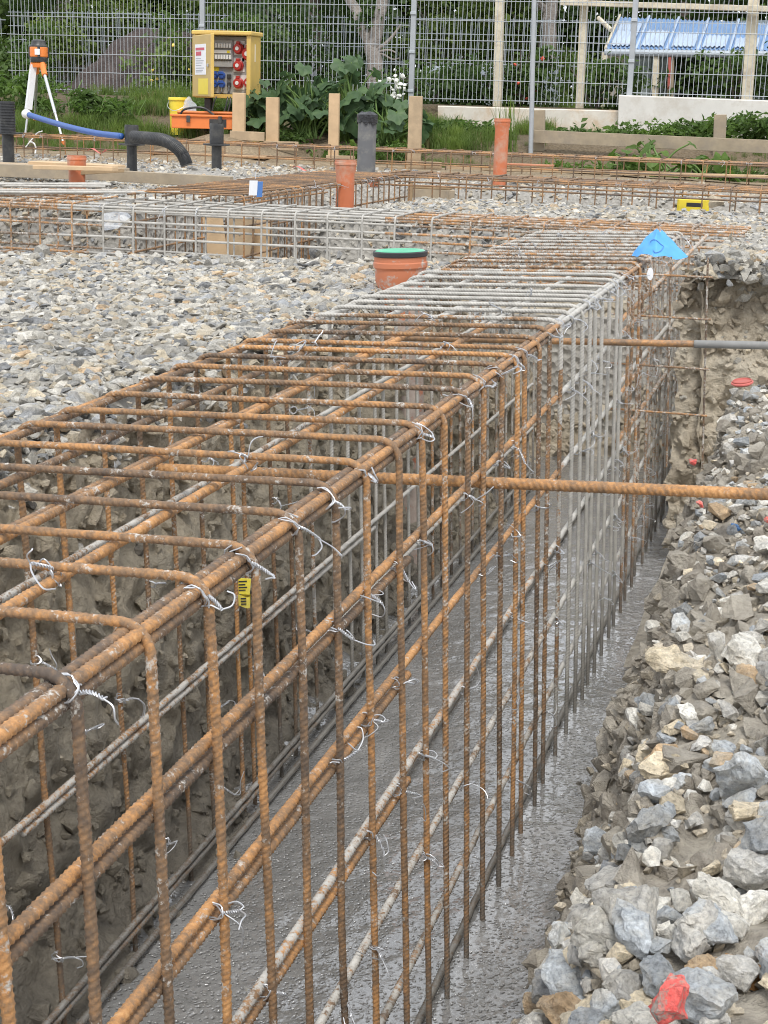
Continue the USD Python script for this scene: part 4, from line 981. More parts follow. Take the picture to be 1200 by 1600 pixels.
def cee(fx, fz, s, white=True):
    k = obj('red_socket', MB().lathe([(0, .0), (.062 * s, 0), (.062 * s, .02), (.05 * s, .035), (.046 * s, .06), (.03 * s, .065), (0, .065)], 22).get(), 'socket_red', cb) if False else None
    m = MB().lathe([(0, 0), (.06 * s, 0), (.06 * s, .022), (.05 * s, .03), (.047 * s, .06), (.035 * s, .062), (0, .062)], 22); v, f = m.get()
    v = np.stack([v[:, 0], -v[:, 2], v[:, 1]], 1) + [cx_(fx), yp - .006, Hc * fz]
    k = obj('red_socket', (v, f), 'socket_red', cb)
    if white: obj('flange_plate', MB().box((cx_(fx) - .066 * s, yp - .006, Hc * fz - .07 * s), (cx_(fx) + .066 * s, yp - .0005, Hc * fz + .085 * s), .002), 'white_plastic', k)
    v, f = MB().lathe([(0, 0), (.022 * s, 0), (.02 * s, .006), (0, .006)], 16).get(); obj('socket_face', (np.stack([v[:, 0], -v[:, 2], v[:, 1]], 1) + [cx_(fx), yp - .069, Hc * fz], f), 'white_plastic', k)
    obj('lid_hinge', MB().box((cx_(fx) - .02 * s, yp - .05, Hc * fz + .05 * s), (cx_(fx) + .02 * s, yp - .008, Hc * fz + .078 * s), .004), 'socket_red', k)
for fz in (.8, .53, .25): cee(.72, fz, .95)
cee(.89, .72, 1.15); cee(.905, .26, .9)
for fx in (.29, .42):
    for fz in (.365, .22):
        v, f = MB().lathe([(0, 0), (.036, 0), (.036, .02), (.03, .045), (.012, .05), (0, .05)], 18).get()
        k = obj('blue_socket', (np.stack([v[:, 0], -v[:, 2], v[:, 1]], 1) + [cx_(fx), yp - .001, Hc * fz], f), 'socket_blue', cb); obj('socket_flap', MB().box((cx_(fx) - .03, yp - .06, Hc * fz + .01), (cx_(fx) + .03, yp - .045, Hc * fz + .04), .005), 'socket_blue', k)
for fx in (.55,):
    for fz in (.35, .22): obj('blue_socket', MB().box((cx_(fx) - .022, yp - .03, Hc * fz - .022), (cx_(fx) + .022, yp - .001, Hc * fz + .025), .005), 'black_plastic', cb)
for k, (fx, ex) in enumerate(((.42, .38), (.55, .6), (.56, .66))): obj('plug_cable', MB().tube(bez([(cx_(fx), yp - .03, Hc * .2), (cx_(fx) + .01, yp - .06, Hc * .1), (cx_(ex), -.02, -.02), (cx_(ex) - .03, -.05, -.2)], 24), .008, 8), 'black_plastic', cb)
al = math.radians(49); ca, sa = math.cos(al), math.sin(al); Rd = np.array([[ca, sa, 0], [-sa, ca, 0], [0, 0, 1]])
def dbox(lo, hi, b=0): return MB().box(lo, hi, b, R=Rd, o=(.012, -.006, 0))
dr = obj('door', dbox((0, -.028, .01), (Wc * .93, -.003, Hc - .01), .006), 'door_ochre', cb)
obj('door_edge', dbox((Wc * .93 + .0005, -.032, .006), (Wc * .985, .0, Hc - .006), .005), 'cabinet_yellow', dr); obj('hinge_edge', dbox((-.02, -.026, .006), (-.001, .0, Hc - .006), .004), 'cabinet_yellow', dr)
pp = obj('notice_sheet', dbox((Wc * .13, -.0305, Hc * .36), (Wc * .7, -.0286, Hc * .84)), 'paper_white', dr)
obj('yellow_patch', dbox((Wc * .3, -.0303, Hc * .05), (Wc * .8, -.0287, Hc * .3)), 'yellow_bright', dr)
obj('lock', dbox((Wc * .8, -.045, Hc * .48), (Wc * .85, -.0285, Hc * .53), .004), 'galvanised', dr)
obj('printed_heading', dbox((Wc * .17, -.0325, Hc * .745), (Wc * .62, -.031, Hc * .785)), 'print_red', dr); obj('printed_emblem', dbox((Wc * .19, -.0325, Hc * .66), (Wc * .46, -.031, Hc * .725)), 'print_red', dr)
for k, z in enumerate((.61, .575, .54, .5, .46, .425, .4)): obj('printed_line', dbox((Wc * .18, -.032, Hc * z), (Wc * (.45 + .2 * ((k * 37) % 10) / 10), -.031, Hc * z + .006)), 'print_grey', dr)
obj('stand_leg', MB().box((Wc * .12, .08, -.42), (Wc * .24, .16, -.002), .006), 'black_plastic', cb); obj('stand_leg', MB().box((Wc * .8, .08, -.42), (Wc * .88, .16, -.002), .006), 'black_plastic', cb)

# bucket, clear bag, tool case
l = base(279, 182, 15.65); H = zof(279, 152, 15.65) - l[2]; bk = thing('bucket', 'yellow plastic bucket between the power cabinet and the orange tool case', 'bucket', l, lean=TILT)
obj('shell', MB().lathe([(0, .004), (.095, .004), (.108, H - .03), (.118, H - .03), (.118, H - .012), (.112, H), (.104, H), (.092, .02), (0, .02)], 28), 'yellow_bright', bk); obj('handle', MB().tube(bez([(-.116, 0, H - .03), (-.09, -.1, H - .1), (0, -.14, H - .14), (.09, -.1, H - .1), (.116, 0, H - .03)], 24), .004, 6), 'galvanised', bk)
rng = np.random.default_rng(77); v, f = stone(rng, 20, .9, 2); v = v * [.1, .09, .13] + .02 * (fbm(v * 5, 3, 3) - .5)[:, None]; obj('plastic_bag', (v + at(296, 168, 15.4), f), 'clear_film', smooth=20, label='crumpled clear plastic bag beside the yellow bucket', cat='bag')
l = at(268, 200, 14.9); c_ = at(361, 203, 14.8); tc = thing('tool_case', 'open orange tool case lying on the soil below the power cabinet', 'tool case', l, lean=TILT * .9, rotz=.3)
Wd = (c_[0] - l[0]) * .9
obj('tray', MB().box((0, 0, 0), (Wd, .012, .14), .006).box((0, .38, 0), (Wd, .392, .12), .006).box((0, .013, 0), (.012, .379, .13), .004).box((Wd - .012, .013, 0), (Wd, .379, .13), .004).box((.013, .013, 0), (Wd - .013, .379, .012)), 'case_orange', tc)
obj('rim', MB().box((-.012, -.018, .118), (Wd + .012, -.001, .142), .006), 'case_orange', tc)
obj('lid', MB().box((0, 0, 0), (Wd, .36, .03), .01, R=[[1, 0, 0], [0, .94, .34], [0, -.34, .94]], o=(.01, .41, .15)), 'case_orange', tc)
obj('foam_insert', MB().box((.02, .02, .02), (Wd - .02, .37, .11), .01), 'black_plastic', tc)
for fx in (.28, .8): obj('latch', MB().box((Wd * fx - .02, -.03, .06), (Wd * fx + .02, -.019, .13), .004), 'black_plastic', tc)
obj('dark_sticker', MB().box((Wd * .62, -.004, .02), (Wd * .9, -.001, .1)), 'black_plastic', tc)
obj('case_handle', MB().tube(bez([(.06, .2, .12), (.12, .18, .19), (.3, .16, .21), (.42, .18, .14)], 20), .012, 8), 'black_plastic', tc)


def plank(name, label, cat, a, b, w, t, m, group=None, up=(0, 0, 1), parent=None):
    """A board from a to b, w wide (across, horizontal unless up says otherwise), t thick."""
    a, b = np.asarray(a, float), np.asarray(b, float); d = b - a; L = np.linalg.norm(d); d /= L
    n = np.asarray(up, float); n = n - d * (n @ d); n /= np.linalg.norm(n); s = np.cross(n, d); R = np.stack([d, s, n], 1)
    return obj(name, MB().box((0, -w / 2, -t / 2), (L, w / 2, t / 2), .003, R=R, o=a), m, parent or '/World', smooth=25, label=label, cat=cat, group=group)


# wooden stakes along the far cage
for (px, pt, pb, Y, w, m, lab) in ((372, 145, 242, 14.9, 20, 'timber_new', 'tall pale wooden stake in front of the power cabinet'), (424, 152, 238, 15.1, 20, 'timber_new', 'pale wooden stake, second from the cabinet, before the big leaves'), (519, 146, 246, 14.9, 16, 'timber_new', 'narrow wooden stake left of the grey pipe'), (645, 150, 262, 14.6, 20, 'timber_raw', 'rough knotty wooden stake right of the grey pipe, below the fence post')):
    l = base(px, pb, Y, .1); H = zof(px, pt, Y) - l[2]; W = w * (Y * 1.055) / FPX
    t = thing('wooden_stake', lab, 'stake', l, lean=TILT * .9 + (.01 if px == 372 else 0)); obj('post', MB().box((-W / 2, 0, 0), (W / 2, .045, H), .004), m, t)
    obj('cross_cleat', MB().box((-W * .6, -.026, .08), (W * 2.2, -.001, .17), .003), 'timber_raw', t)
# timber rail at the right
rl = thing('timber_rail', 'long grey timber rail nailed to short posts at the right, in the weeds', 'timber rail')
a, b = at(834, 213, 15.55), at(1215, 230, 15.35); plank('board', None, None, a, b, .025, .125, 'timber_grey', parent=rl)
for px, pt, w in ((838, 172, 22), (1123, 179, 17)):
    p = at(px, 235, 15.6); W = w * 16.5 / FPX; z1 = zof(px, pt, 15.6); obj('post', MB().box((-W / 2, 0, 0), (W / 2, .05, z1 - p[2] + .3), .004, o=p - [0, -.015, .3]), 'timber_grey', rl)
# steel post at the end of the rail
p = at(829, 236, 15.5); ps = thing('steel_post', 'bare galvanised steel post rising past the top of the picture beside the timber rail', 'post', p - [0, 0, .2], lean=.012); obj('tube', MB().tube([(0, 0, 0), (0, 0, 2.6)], .024, 14), 'fence_post_steel', ps); obj('cap', MB().tube([(0, 0, 2.601), (0, 0, 2.63)], [.026, .02], 14), 'black_plastic', ps)

# planks at the left, round the orange pipe
zt = lambda x, y, dz: (x, y, dz + float(tiltz(np.array(x), np.array(y))))
a = at(-30, 265, 11.05); b = at(200, 273, 11.0); plank('timber_beam', 'long weathered beam at the far left edge carrying the planks', 'beam', a, b, .06, .1, 'timber_grey')
a = at(-30, 256, 11.35); b = at(96, 261, 11.3); plank('timber_plank', 'weathered plank on the left end of the beam, behind the orange pipe', 'plank', a, b, .24, .03, 'timber_raw')
a = at(186, 275, 11.0); b = at(362, 285, 10.9); plank('timber_beam', 'darker beam running on from the planks towards the rusty cages', 'beam', a, b, .06, .085, 'timber_grey')
a = at(55, 254, 11.32); b = at(186, 261, 11.25); plank('timber_plank', 'pale new plank lying over the beam behind the orange pipe', 'plank', a, b, .2, .028, 'timber_new')
a = at(56, 261, 10.5); b = at(180, 264, 10.44); plank('timber_plank', 'pale new plank lying in front of the short orange pipe', 'plank', a, b, .09, .03, 'timber_new')
a = at(122, 270, 10.6); b = at(194, 266, 10.75); plank('timber_plank', 'short brown plank end sticking out under the pale planks', 'plank', a, b, .1, .03, 'timber_end')

# formwork in the pit, and boards along the far cages
for k, (px, py, Y, w, h, m, lab) in enumerate(((340, 366, 9.3, .13, .34, 'timber_new', 'pale board standing in the timbered pit, leftmost'), (362, 372, 9.4, .18, .38, 'timber_raw', 'split brown board leaning in the timbered pit'), (398, 374, 9.5, .22, .42, 'timber_new', 'wide pale board standing at the right side of the timbered pit'))):
    p = at(px, py, Y); t = thing('formwork_board', lab, 'board', p + [0, 0, -h * .62], rotz=.3 - .2 * k, lean=[-.1, .22, .03][k]); obj('board', MB().box((-w / 2, 0, 0), (w / 2, .024, h), .003), m, t)
    for z in (.25, .7): obj('nail', MB().tube([(0, -.006, h * z), (0, .001, h * z)], .005, 8), 'galvanised', t)
for k, (x0, y0, x1, y1, Y, w, t_, m, lab) in enumerate(((955, 270, 1215, 277, 14.6, .16, .03, 'timber_new', 'long pale board lying behind the low cage at the right'), (700, 262, 1000, 270, 14.9, .2, .03, 'timber_raw', 'brown board half sunk in soil along the far cage'), (240, 238, 420, 246, 14.6, .22, .03, 'timber_new', 'sandy pale board on the ground below the tool case'), (440, 256, 640, 264, 14.65, .1, .03, 'timber_raw', 'board on edge behind the grey pipe'))):
    plank('timber_board', lab, 'board', at(x0, y0, Y), at(x1, y1, Y - .05), w, t_, m)
plank('orange_board', 'thin orange-brown board lying beside the slim orange pipe', 'board', at(786, 256, 13.6), at(862, 259, 13.5), .12, .015, 'timber_orange')
# grey boxed hole in the gravel
p = at(680, 300, 12.95); bxg = thing('concrete_box', 'low grey wooden box over a dark hole in the gravel', 'box', p, lean=TILT, rotz=.06)
obj('front_board', MB().box((-.19, -.18, -.06), (.2, -.15, .03), .004), 'timber_grey', bxg); obj('side_board', MB().box((.17, -.149, -.15), (.2, .2, .03), .004, R=[[.9, .43, 0], [-.43, .9, 0], [0, 0, 1]], o=(.03, .03, 0)), 'timber_grey', bxg); obj('top_board', MB().box((-.2, -.18, .031), (.16, .1, .05), .004), 'timber_end', bxg); obj('dark_recess', MB().box((-.17, -.14, -.2), (.15, .1, .0)), 'rubber_black', bxg); obj('side_board', MB().box((-.2, -.2, -.17), (-.16, -.16, .09), .003), 'timber_end', bxg)
# yellow block with beige stone
p = at(1084, 320, 12.45); yb = thing('yellow_block', 'yellow plastic block with a dark slot lying in the gravel behind the low cage', 'plastic block', p, lean=TILT, rotz=.1)
obj('body', MB().box((-.13, -.06, -.06), (.12, .06, .05), .012), 'yellow_bright', yb); obj('slot', MB().box((-.06, -.0615, -.015), (.07, -.05, .02), .003), 'black_plastic', yb); obj('foot', MB().box((-.13, -.07, -.075), (-.07, .07, -.061), .004), 'yellow_bright', yb)
v, f = stone(np.random.default_rng(3), 16, .6, 1); obj('pale_stone', (v * [.09, .06, .1] + p + [.16, -.02, .02], f), 'stone_beige', smooth=24, label='pale beige stone lying against the yellow block', cat='stone')

# clear film with blue print caught in the grey cage
nu, nv = 14, 12; c0 = at(188, 343, 8.3)
def film(u, v):
    p = P3(c0[0] + (u - .5) * .17 + .05 * (v - .5), c0[1] - .1 * v + 0 * u, c0[2] + .05 - .11 * v + .08 * (u - .4) * v + .09 * (v - .3) * np.abs(u - .55) + 0 * u); return bump3(p, .012, 14, 5, 3)
obj('plastic_sheet', grid(np.linspace(0, 1, nu), np.linspace(0, 1, nv), film), 'clear_film', smooth=25, label='clear plastic film with blue print hanging in the grey cage', cat='plastic sheet')
# blue and white tag on the pit cage
c1 = atx(402, 293, -2.62); tg = thing('cage_tag', 'blue and white plastic tag hanging on the cage in the pit', 'tag', c1, rotz=1.1, lean=.1)
obj('white_half', MB().box((-.062, -.002, -.045), (-.001, .002, .04), 0).get(), 'paper_white', tg); obj('blue_half', MB().box((0, -.003, -.055), (.04, .003, .035), 0), 'print_blue', tg); obj('string', MB().tube(bez([(-.02, 0, .05), (-.01, .01, .09), (.0, 0, .12)], 10), .002, 5), 'galvanised', tg)
# yellow tag deep in the main cage
c2 = atx(380, 925, -W0 + .02); yt = thing('cage_tag', 'crumpled yellow tag with black print wired to an inner stirrup of the big cage', 'tag', c2, rotz=.35)
obj('tag_strip', MB().box((-.014, -.002, -.005), (.016, .002, .034), 0, R=[[1, 0, .12], [0, 1, 0], [-.12, 0, 1]]), 'tag_yellow', yt)
def roll(u, v): return P3(.017 * np.cos(u) , .012 * np.sin(u), -.035 + .028 * v + .004 * np.sin(u * 2))
obj('tag_roll', grid(np.linspace(0, 2 * np.pi * .93, 22), np.linspace(0, 1, 4), roll), 'tag_yellow', yt, smooth=30)
for k, z in enumerate((.004, .011, .018, .026)): obj('printed_line', MB().box((-.01, -.0034, z), (.006 + .004 * (k % 2), -.0026, z + .003)), 'print_black', yt)
for k, z in enumerate((-.028, -.021, -.014)): obj('printed_line', MB().box((-.006, -.0138, z), (.007, -.0122, z + .003)), 'print_black', yt)
# blue sheet folded over the far corner of the cage
ap = at(1027, 362, 5.62)
def cap_(u, v):
    """u round the fold, v from the crest down."""
    wv = .09 * v ** .8; a = (u - .5) * 2
    x = ap[0] + a * (.012 + wv) + .004 * v; y = ap[1] - .07 * v * (1 - a * a) + .05 * np.abs(a); z = ap[2] - .088 * v - .012 * np.abs(a) ** 2 * v - .012 * v * (1 - a * a) * 0 + .004 * np.sin(6 * u)
    return bump3(P3(x, y, z + .006 * np.abs(np.sin(9 * u + 2 * v))), .009, 20, 8, 3)
bs = thing('blue_sheet', 'bright blue folded sheet capping the far corner of the big cage', 'plastic sheet')
obj('sheet', grid(np.linspace(0, 1, 30), np.linspace(0, 1, 16), cap_), 'sheet_blue', bs, smooth=40)
def on_sheet(u, v): q = cap_(np.array([[u]]), np.array([[v]]))[0, 0]; return q + [0, -.003, .0015]
lp = [on_sheet(.5 + .13 * math.sin(t * 1.0) * (1 + .1 * t), .62 + .24 * math.cos(t)) for t in np.linspace(-.6, 4.4, 26)]; obj('drawn_loop', MB().tube(np.array(lp), .0013, 5), 'print_blue', bs)
tg = thing('cage_tag', 'white oval tag dangling below the blue sheet', 'tag', at(1016, 428, 5.45)); v, f = MB().lathe([(0, -.001), (.011, -.001), (.011, .001), (0, .001)], 20).get(); obj('disc', (np.stack([v[:, 0], v[:, 2], v[:, 1] * 2.0], 1), f), 'paper_white', tg); obj('string', MB().tube([(0, 0, .03), (.005, 0, .07)], .001, 5), 'galvanised', tg)
# red lid on the end of the bank
p = at(1160, 601, 4.36); rc = thing('red_lid', 'small faded red plastic lid lying on the far end of the stone bank', 'lid', p, lean=-.1, tip=.1); obj('disc', MB().lathe([(0, 0), (.026, 0), (.028, .004), (.028, .012), (.025, .014), (.023, .01), (0, .01)], 24), 'old_red', rc); obj('rim', MB().lathe([(.0285, .003), (.031, .004), (.031, .008), (.0285, .009)], 24, closed=True), 'marker_pink', rc)
# small red and white hose bits on the gravel by the far cage
for px, py, m, lab in ((135, 236, 'marker_pink', 'scrap of faded red tape on the gravel under the far cage'), (455, 263, 'marker_pink', 'faded red scrap in the gravel left of the socket pipe')):
    p = at(px, py, 13.6); obj('tape_scrap', grid(np.linspace(0, 1, 10), np.linspace(0, 1, 4), lambda u, v: bump3(P3(p[0] + .2 * u, p[1] + .05 * v, p[2] + .02 * np.sin(u * 7) + .0 * v), .01, 12, 4, 2)), m, smooth=30, label=lab, cat='tape')
# ------------------------------------------------------------------ fences, wall, garden
def gz1(x, y): return float(gz(np.array(x), np.array(y)))


def wire(a, b, r, n=6): return tube(np.array([a, b]), r, n)[:2]


YF = 17.5; FX = [-9.32, -6.716, -4.12, -1.6, .95]
FPW = {'bright': 'fence_steel', 'old': 'old_fence'}


def fence_panel(label, x0, x1, Y, zb, n_rows, pitch, vstep, m, r, lean=TILT, double=True):
    t = thing('mesh_fence', label, 'fence panel', (x0, Y, zb), lean=lean); L = (x1 - x0) * 1.001
    for k in range(n_rows):
        z = k * pitch
        for s in ((-1, 1) if double else (0,)): obj('horizontal_wire', wire((.0, s * (r + .0025), z), (L, s * (r + .0025), z), r * 1.15), m, t, smooth=True)
    n = int(round(L / vstep))
    for k in range(1, n): obj('vertical_wire', wire((L * k / n, 0, -.03), (L * k / n, 0, (n_rows - 1) * pitch + .03), r), m, t, smooth=True)
    return t


ZB = [at(150, 150, YF)[2], at(476, 148, YF)[2], at(640, 153, YF)[2], at(990, 143, YF)[2]]
zb_at = lambda px, py: at(px, py, YF)[2]
lab = ['leftmost mesh fence panel, behind the laser tripod', 'mesh fence panel behind the power cabinet and the big-leaved plants', 'mesh fence panel above the low white wall', 'mesh fence panel on the raised concrete block at the right']
zb0 = (zb_at(0, 125 + 13), zb_at(312, 151), zb_at(640, 153), zb_at(985, 145))
for k in range(4): fence_panel(lab[k], FX[k] + .035, FX[k + 1] - .035, YF, zb0[k], 9, .214, .0505, 'fence_steel', .0032)
for k, (x, z0, l_) in enumerate(((-9.32, zb_at(0, 160) - .3, 'left of the picture'), (-6.716, zb_at(312, 165) - .3, 'behind the power cabinet'), (-4.12, zb_at(640, 165) - .2, 'above the knotty stake'), (-1.6, zb_at(985, 149) - .0, 'standing on the concrete block'), (.95, zb_at(985, 155) - .1, 'beyond the right edge'))):
    if k in (0, 4): continue
    t = thing('fence_post', 'grey steel fence post ' + l_, 'fence post', (x, YF, z0), lean=TILT); obj('post', MB().box((-.03, -.02, 0), (.03, .02, 2.3), .003), 'fence_post_steel', t)
    for z in (.35, .78, 1.2): obj('clamp', MB().box((-.034, -.034, z), (.034, -.021, z + .03), .003), 'fence_steel', t)

# low white wall and the raised block
def slab(name, label, px0, px1, pt0, pt1, pb, Y, dep, m):
    a, b = at(px0, pt0, Y), at(px1, pt1, Y); zb = min(at(px0, pb, Y)[2], at(px1, pb, Y)[2]) - .25
    n = 40; mb = MB(); xs = np.linspace(a[0], b[0], n); zt_ = np.linspace(a[2], b[2], n)
    pr = lambda x, zt: np.array([[x, Y, zb], [x, Y, zt - .012], [x, Y + .012, zt], [x, Y + dep - .012, zt], [x, Y + dep, zt - .012], [x, Y + dep, zb]])
    V = np.vstack([pr(x, z) for x, z in zip(xs, zt_)]); V = V + (fbm(V * 6, 3, 5)[:, None] - .5) * .008
    F = []
    for i in range(n - 1):
        for k in range(5): q = i * 6 + k; F += [[q, q + 6, q + 7], [q, q + 7, q + 1]]
    for e in (0, (n - 1) * 6): F += [[e, e + k, e + k + 1] for k in range(1, 5)]
    obj(name, (V, np.array(F)), m, smooth=30, label=label, cat='wall')


slab('low_wall', 'low white garden wall under the fence, stained brown at its right end', 684, 966, 165.2, 172.5, 195, 17.42, .18, 'concrete_stained')
slab('concrete_block', 'taller pale concrete wall block stepping up at the right, above the weeds', 967, 1260, 148, 159, 190, 17.3, .4, 'concrete_white')

# beige steel frame behind the fence
pg = thing('steel_pergola', 'beige steel frame of posts and a long beam behind the fence at the right', 'pergola', lean=0)
def bpost(px0, py0, px1, py1, Y, w, par):
    a, b = at(px1, py1, Y), at(px0, py0, Y); d = (b - a) / np.linalg.norm(b - a); s = np.array([0, 1, 0]); n = np.cross(d, s); n /= np.linalg.norm(n); s = np.cross(n, d)
    L = np.linalg.norm(b - a); obj('post', MB().box((0, -w / 2, -w / 2), (L, w / 2, w / 2), .004, R=np.stack([d, s, n], 1), o=a), 'beige_steel', par)
bpost(915, -40, 905, 178, 18.4, .085, pg); bpost(1187, -120, 1166, 170, 18.3, .12, pg)
a, b = at(878, 5, 18.4), at(1260, 17, 18.2); d = (b - a) / np.linalg.norm(b - a); n = np.array([0, 1, 0]); s = np.cross(d, n); obj('beam', MB().box((0, -.05, -.03), (np.linalg.norm(b - a), .05, .03), .004, R=np.stack([d, n, s], 1), o=a + [0, -.1, 0]), 'beige_steel', pg)
bp = thing('steel_column', 'tall beige steel column behind the fence, right of the middle fence post', 'post'); bpost(785, -160, 777, 172, 18.4, .095, bp)

# old mesh fence far behind, with a few posts
for k, (x0, x1) in enumerate(((-14.6, -11.8), (-11.75, -8.9), (-8.85, -6.0), (-5.95, -3.1), (-3.05, -.2))):
    fence_panel('old pale mesh fence panel deep in the garden, ' + ['far left', 'second from the left', 'behind the cabinet', 'behind the forked tree', 'beside the shed'][k], x0, x1, 21.9, gz1(x0, 21.9) + .2, 6, .2, .085, 'old_fence', .0055, double=False)
for k, (px, pt, pb) in enumerate(((139, 26, 80), (490, 60, 118), (672, 66, 125), (860, 52, 112))):
    a = at(px, pb + 25, 22.5); b = at(px + 1, pt, 22.5); obj('garden_post', MB().box((-.045, -.03, 0), (.045, .03, b[2] - a[2]), .004, o=a), 'fence_post_steel', label='pale grey post in the garden, ' + ['left of the soil heap', 'above the big-leaved plant', 'left of the grey bins', 'right of the beige column'][k], cat='post')

# shed with blue roof
sh = thing('garden_shed', 'garden shed with blue corrugated roof and pale skylights behind the fence', 'shed')
e0, e1 = at(946, 76, 21.0), at(1240, 80, 20.9); r0, r1 = at(969, 27, 22.8), at(1250, 38, 22.8)
N = 60
for k in range(6):
    u0, u1 = k / 6, (k + 1) / 6 - .004
    def rf(u, v):
        P = (e0[:, None, None] * (1 - u) + e1[:, None, None] * u) * (1 - v) + (r0[:, None, None] * (1 - u) + r1[:, None, None] * u) * v
        P = np.moveaxis(P, 0, -1); P[..., 2] += .012 * np.sin(u * 260); return P
    obj('roof_sheet', grid(np.linspace(u0, u1, 26), np.linspace(0, 1, 5), rf), 'shed_blue', sh, smooth=True)
    def rs_(u, v):
        P = rf(u, v); return P + np.array([0, -.01, .02])
    if k < 5: obj('skylight', grid(np.linspace(u0 + .02, u1 - .02, 22), np.linspace(.06, .62 - .06 * k + (.2 if k == 0 else 0), 5), rs_), 'shed_skylight', sh, smooth=True)
    bpx = (e0 * (1 - u0) + e1 * u0); bpt = (r0 * (1 - u0) + r1 * u0); obj('rafter', MB().tube([bpx + [0, -.02, .0], bpt + [0, -.02, .03]], .018, 6), 'beige_steel' if k == 0 else 'shed_skylight', sh)
obj('gutter', MB().tube([e0 + [0, -.04, -.05], e1 + [0, -.04, -.05]], .045, 10), 'old_fence', sh)
gz_s = gz1(-1, 21) - .05
for k in range(7):
    u = k / 60; a = e0 * (1 - u * 3) + e1 * u * 3; w = (e1 - e0)[0] * .05 * .95
    obj('wall_board', MB().box((a[0], 21.05 + .008 * (k % 2), gz_s), (a[0] + w, 21.08 + .008 * (k % 2), a[2] - .06)), ['shed_wall', 'shed_wall', 'shed_grey', 'shed_grey'][k % 4] if k < 3 else 'shed_grey', sh)
for u, m in ((0, 'beige_steel'), (.36, 'timber_grey'), (.28, 'beige_steel'), (.99, 'beige_steel')):
    a = e0 * (1 - u) + e1 * u; obj('shed_post', MB().box((a[0] - .04, 20.93, gz_s), (a[0] + .04, 21.0, a[2] - .05), .004), m, sh)
a = e0 * .645 + e1 * .355; obj('red_pole', MB().tube([[a[0], 20.88, a[2] - .5], [a[0], 20.88, a[2] - .1]], .018, 8), 'old_red', sh)
obj('back_wall', MB().box((e0[0], 22.75, gz_s), (e1[0], 22.8, r0[2] - .1)), 'shed_grey', sh)
a = at(935, 28, 21.2); b = at(955, 47, 21.0); obj('drain_arm', MB().tube([a, b], .03, 8), 'beige_steel', sh)

# bins
for k, (px, pt, pb, w) in enumerate(((690, 104, 130, 40), (763, 106, 134, 26), (857, 108, 130, 22))):
    p = at(px, pb, 20.3); p2 = at(px, pt, 20.3); W = w * 21 / FPX; hb_ = p2[2] - p[2]; p[2] = gz1(p[0], 20.3) - .02; hb_ = p2[2] - p[2]
    t = thing('garden_bin', 'grey slatted garden bin behind the fence, ' + ['between the posts right of the middle', 'against the beige column', 'smallest, near the red flowers'][k], 'bin', p)
    obj('bin_body', MB().box((-W / 2, -.2, 0), (W / 2, .2, hb_), .02), 'bin_grey', t)
    for j in range(5): obj('slat', MB().box((-W / 2 - .01, -.225, hb_ * (.1 + .18 * j)), (W / 2 + .01, -.201, hb_ * (.2 + .18 * j)), .004), 'bin_grey', t)

# heap of dark soil
hp = at(222, 150, 20.6)
def mound(u, a):
    r = u * (1.95 + .35 * (fbm(P3(np.cos(a) * 1.3, np.sin(a) * 1.3, 0), 3, 7) - .5)); h = 1.05 * (1 - smooth01(0, 1, u)) ** .8 + .18 * np.exp(-((u * np.cos(a) - .55) / .2) ** 2) * (1 - u)
    p = P3(hp[0] + .35 + r * np.cos(a), hp[1] + .9 * r * np.sin(a), gz1(hp[0], 20.6) - .1 + h); return bump3(p, .11 * (u * 0 + 1)[..., None], 2.4, 9, 5)
obj('soil_heap', grid(np.linspace(0.001, 1, 60), np.linspace(0, 2 * np.pi, 130), mound), 'mound_soil', smooth=True, label='heap of dark soil behind the fence, right of the tripod', cat='soil heap')


# ---- leaves
def leaf_cloud(rng, n, pos, size, flat=.5, aspect=.62, curl=.25):
    """n folded leaves (two quads each along the midrib) at pos(n)."""
    p = pos(rng, n); s = size * rng.uniform(.6, 1.35, n)
    d = rng.normal(size=(n, 3)); d[:, 2] = d[:, 2] * .6 - .35; d /= np.linalg.norm(d, axis=1, keepdims=True)
    nn = rng.normal(size=(n, 3)) * flat + [0, -.25, .8]; nn -= d * np.einsum('ij,ij->i', nn, d)[:, None]; nn /= np.linalg.norm(nn, axis=1, keepdims=True); w = np.cross(d, nn)
    S = s[:, None]; tip = p + d * S - nn * S * curl * .6; mid = p + d * S * .45 + nn * 0; wl = w * S * aspect * .5
    V = np.stack([p, mid + wl + nn * S * .08, tip, mid - wl + nn * S * .08], 1).reshape(-1, 3)
    q = np.arange(n)[:, None] * 4; F = np.vstack([q + [0, 2, 1], q + [0, 3, 2]]) if False else np.vstack([np.hstack([q, q + 1, q + 2]), np.hstack([q, q + 2, q + 3])])
    return V, F


def blob_positions(blobs):
    """Positions in a set of clumps: (centre, radii, weight)."""
    C = np.array([b[0] for b in blobs], float); R = np.array([b[1] for b in blobs], float); w = np.array([b[2] for b in blobs], float); w /= w.sum()
    def f(rng, n):
        k = rng.choice(len(C), n, p=w); u = rng.normal(size=(n, 3)); u /= np.linalg.norm(u, axis=1, keepdims=True); return C[k] + u * (rng.random(n) ** .45)[:, None] * R[k]
    return f


def limb(pts, r0, r1, n=10, seed=0):
    c = bez(pts, 26); c = c + (np.stack([fbm(c * 3 + 7 * k, 2, seed + k) for k in range(3)], 1) - .5) * .06
    return tube(c, np.linspace(r0, r1, len(c)), n)[:2]


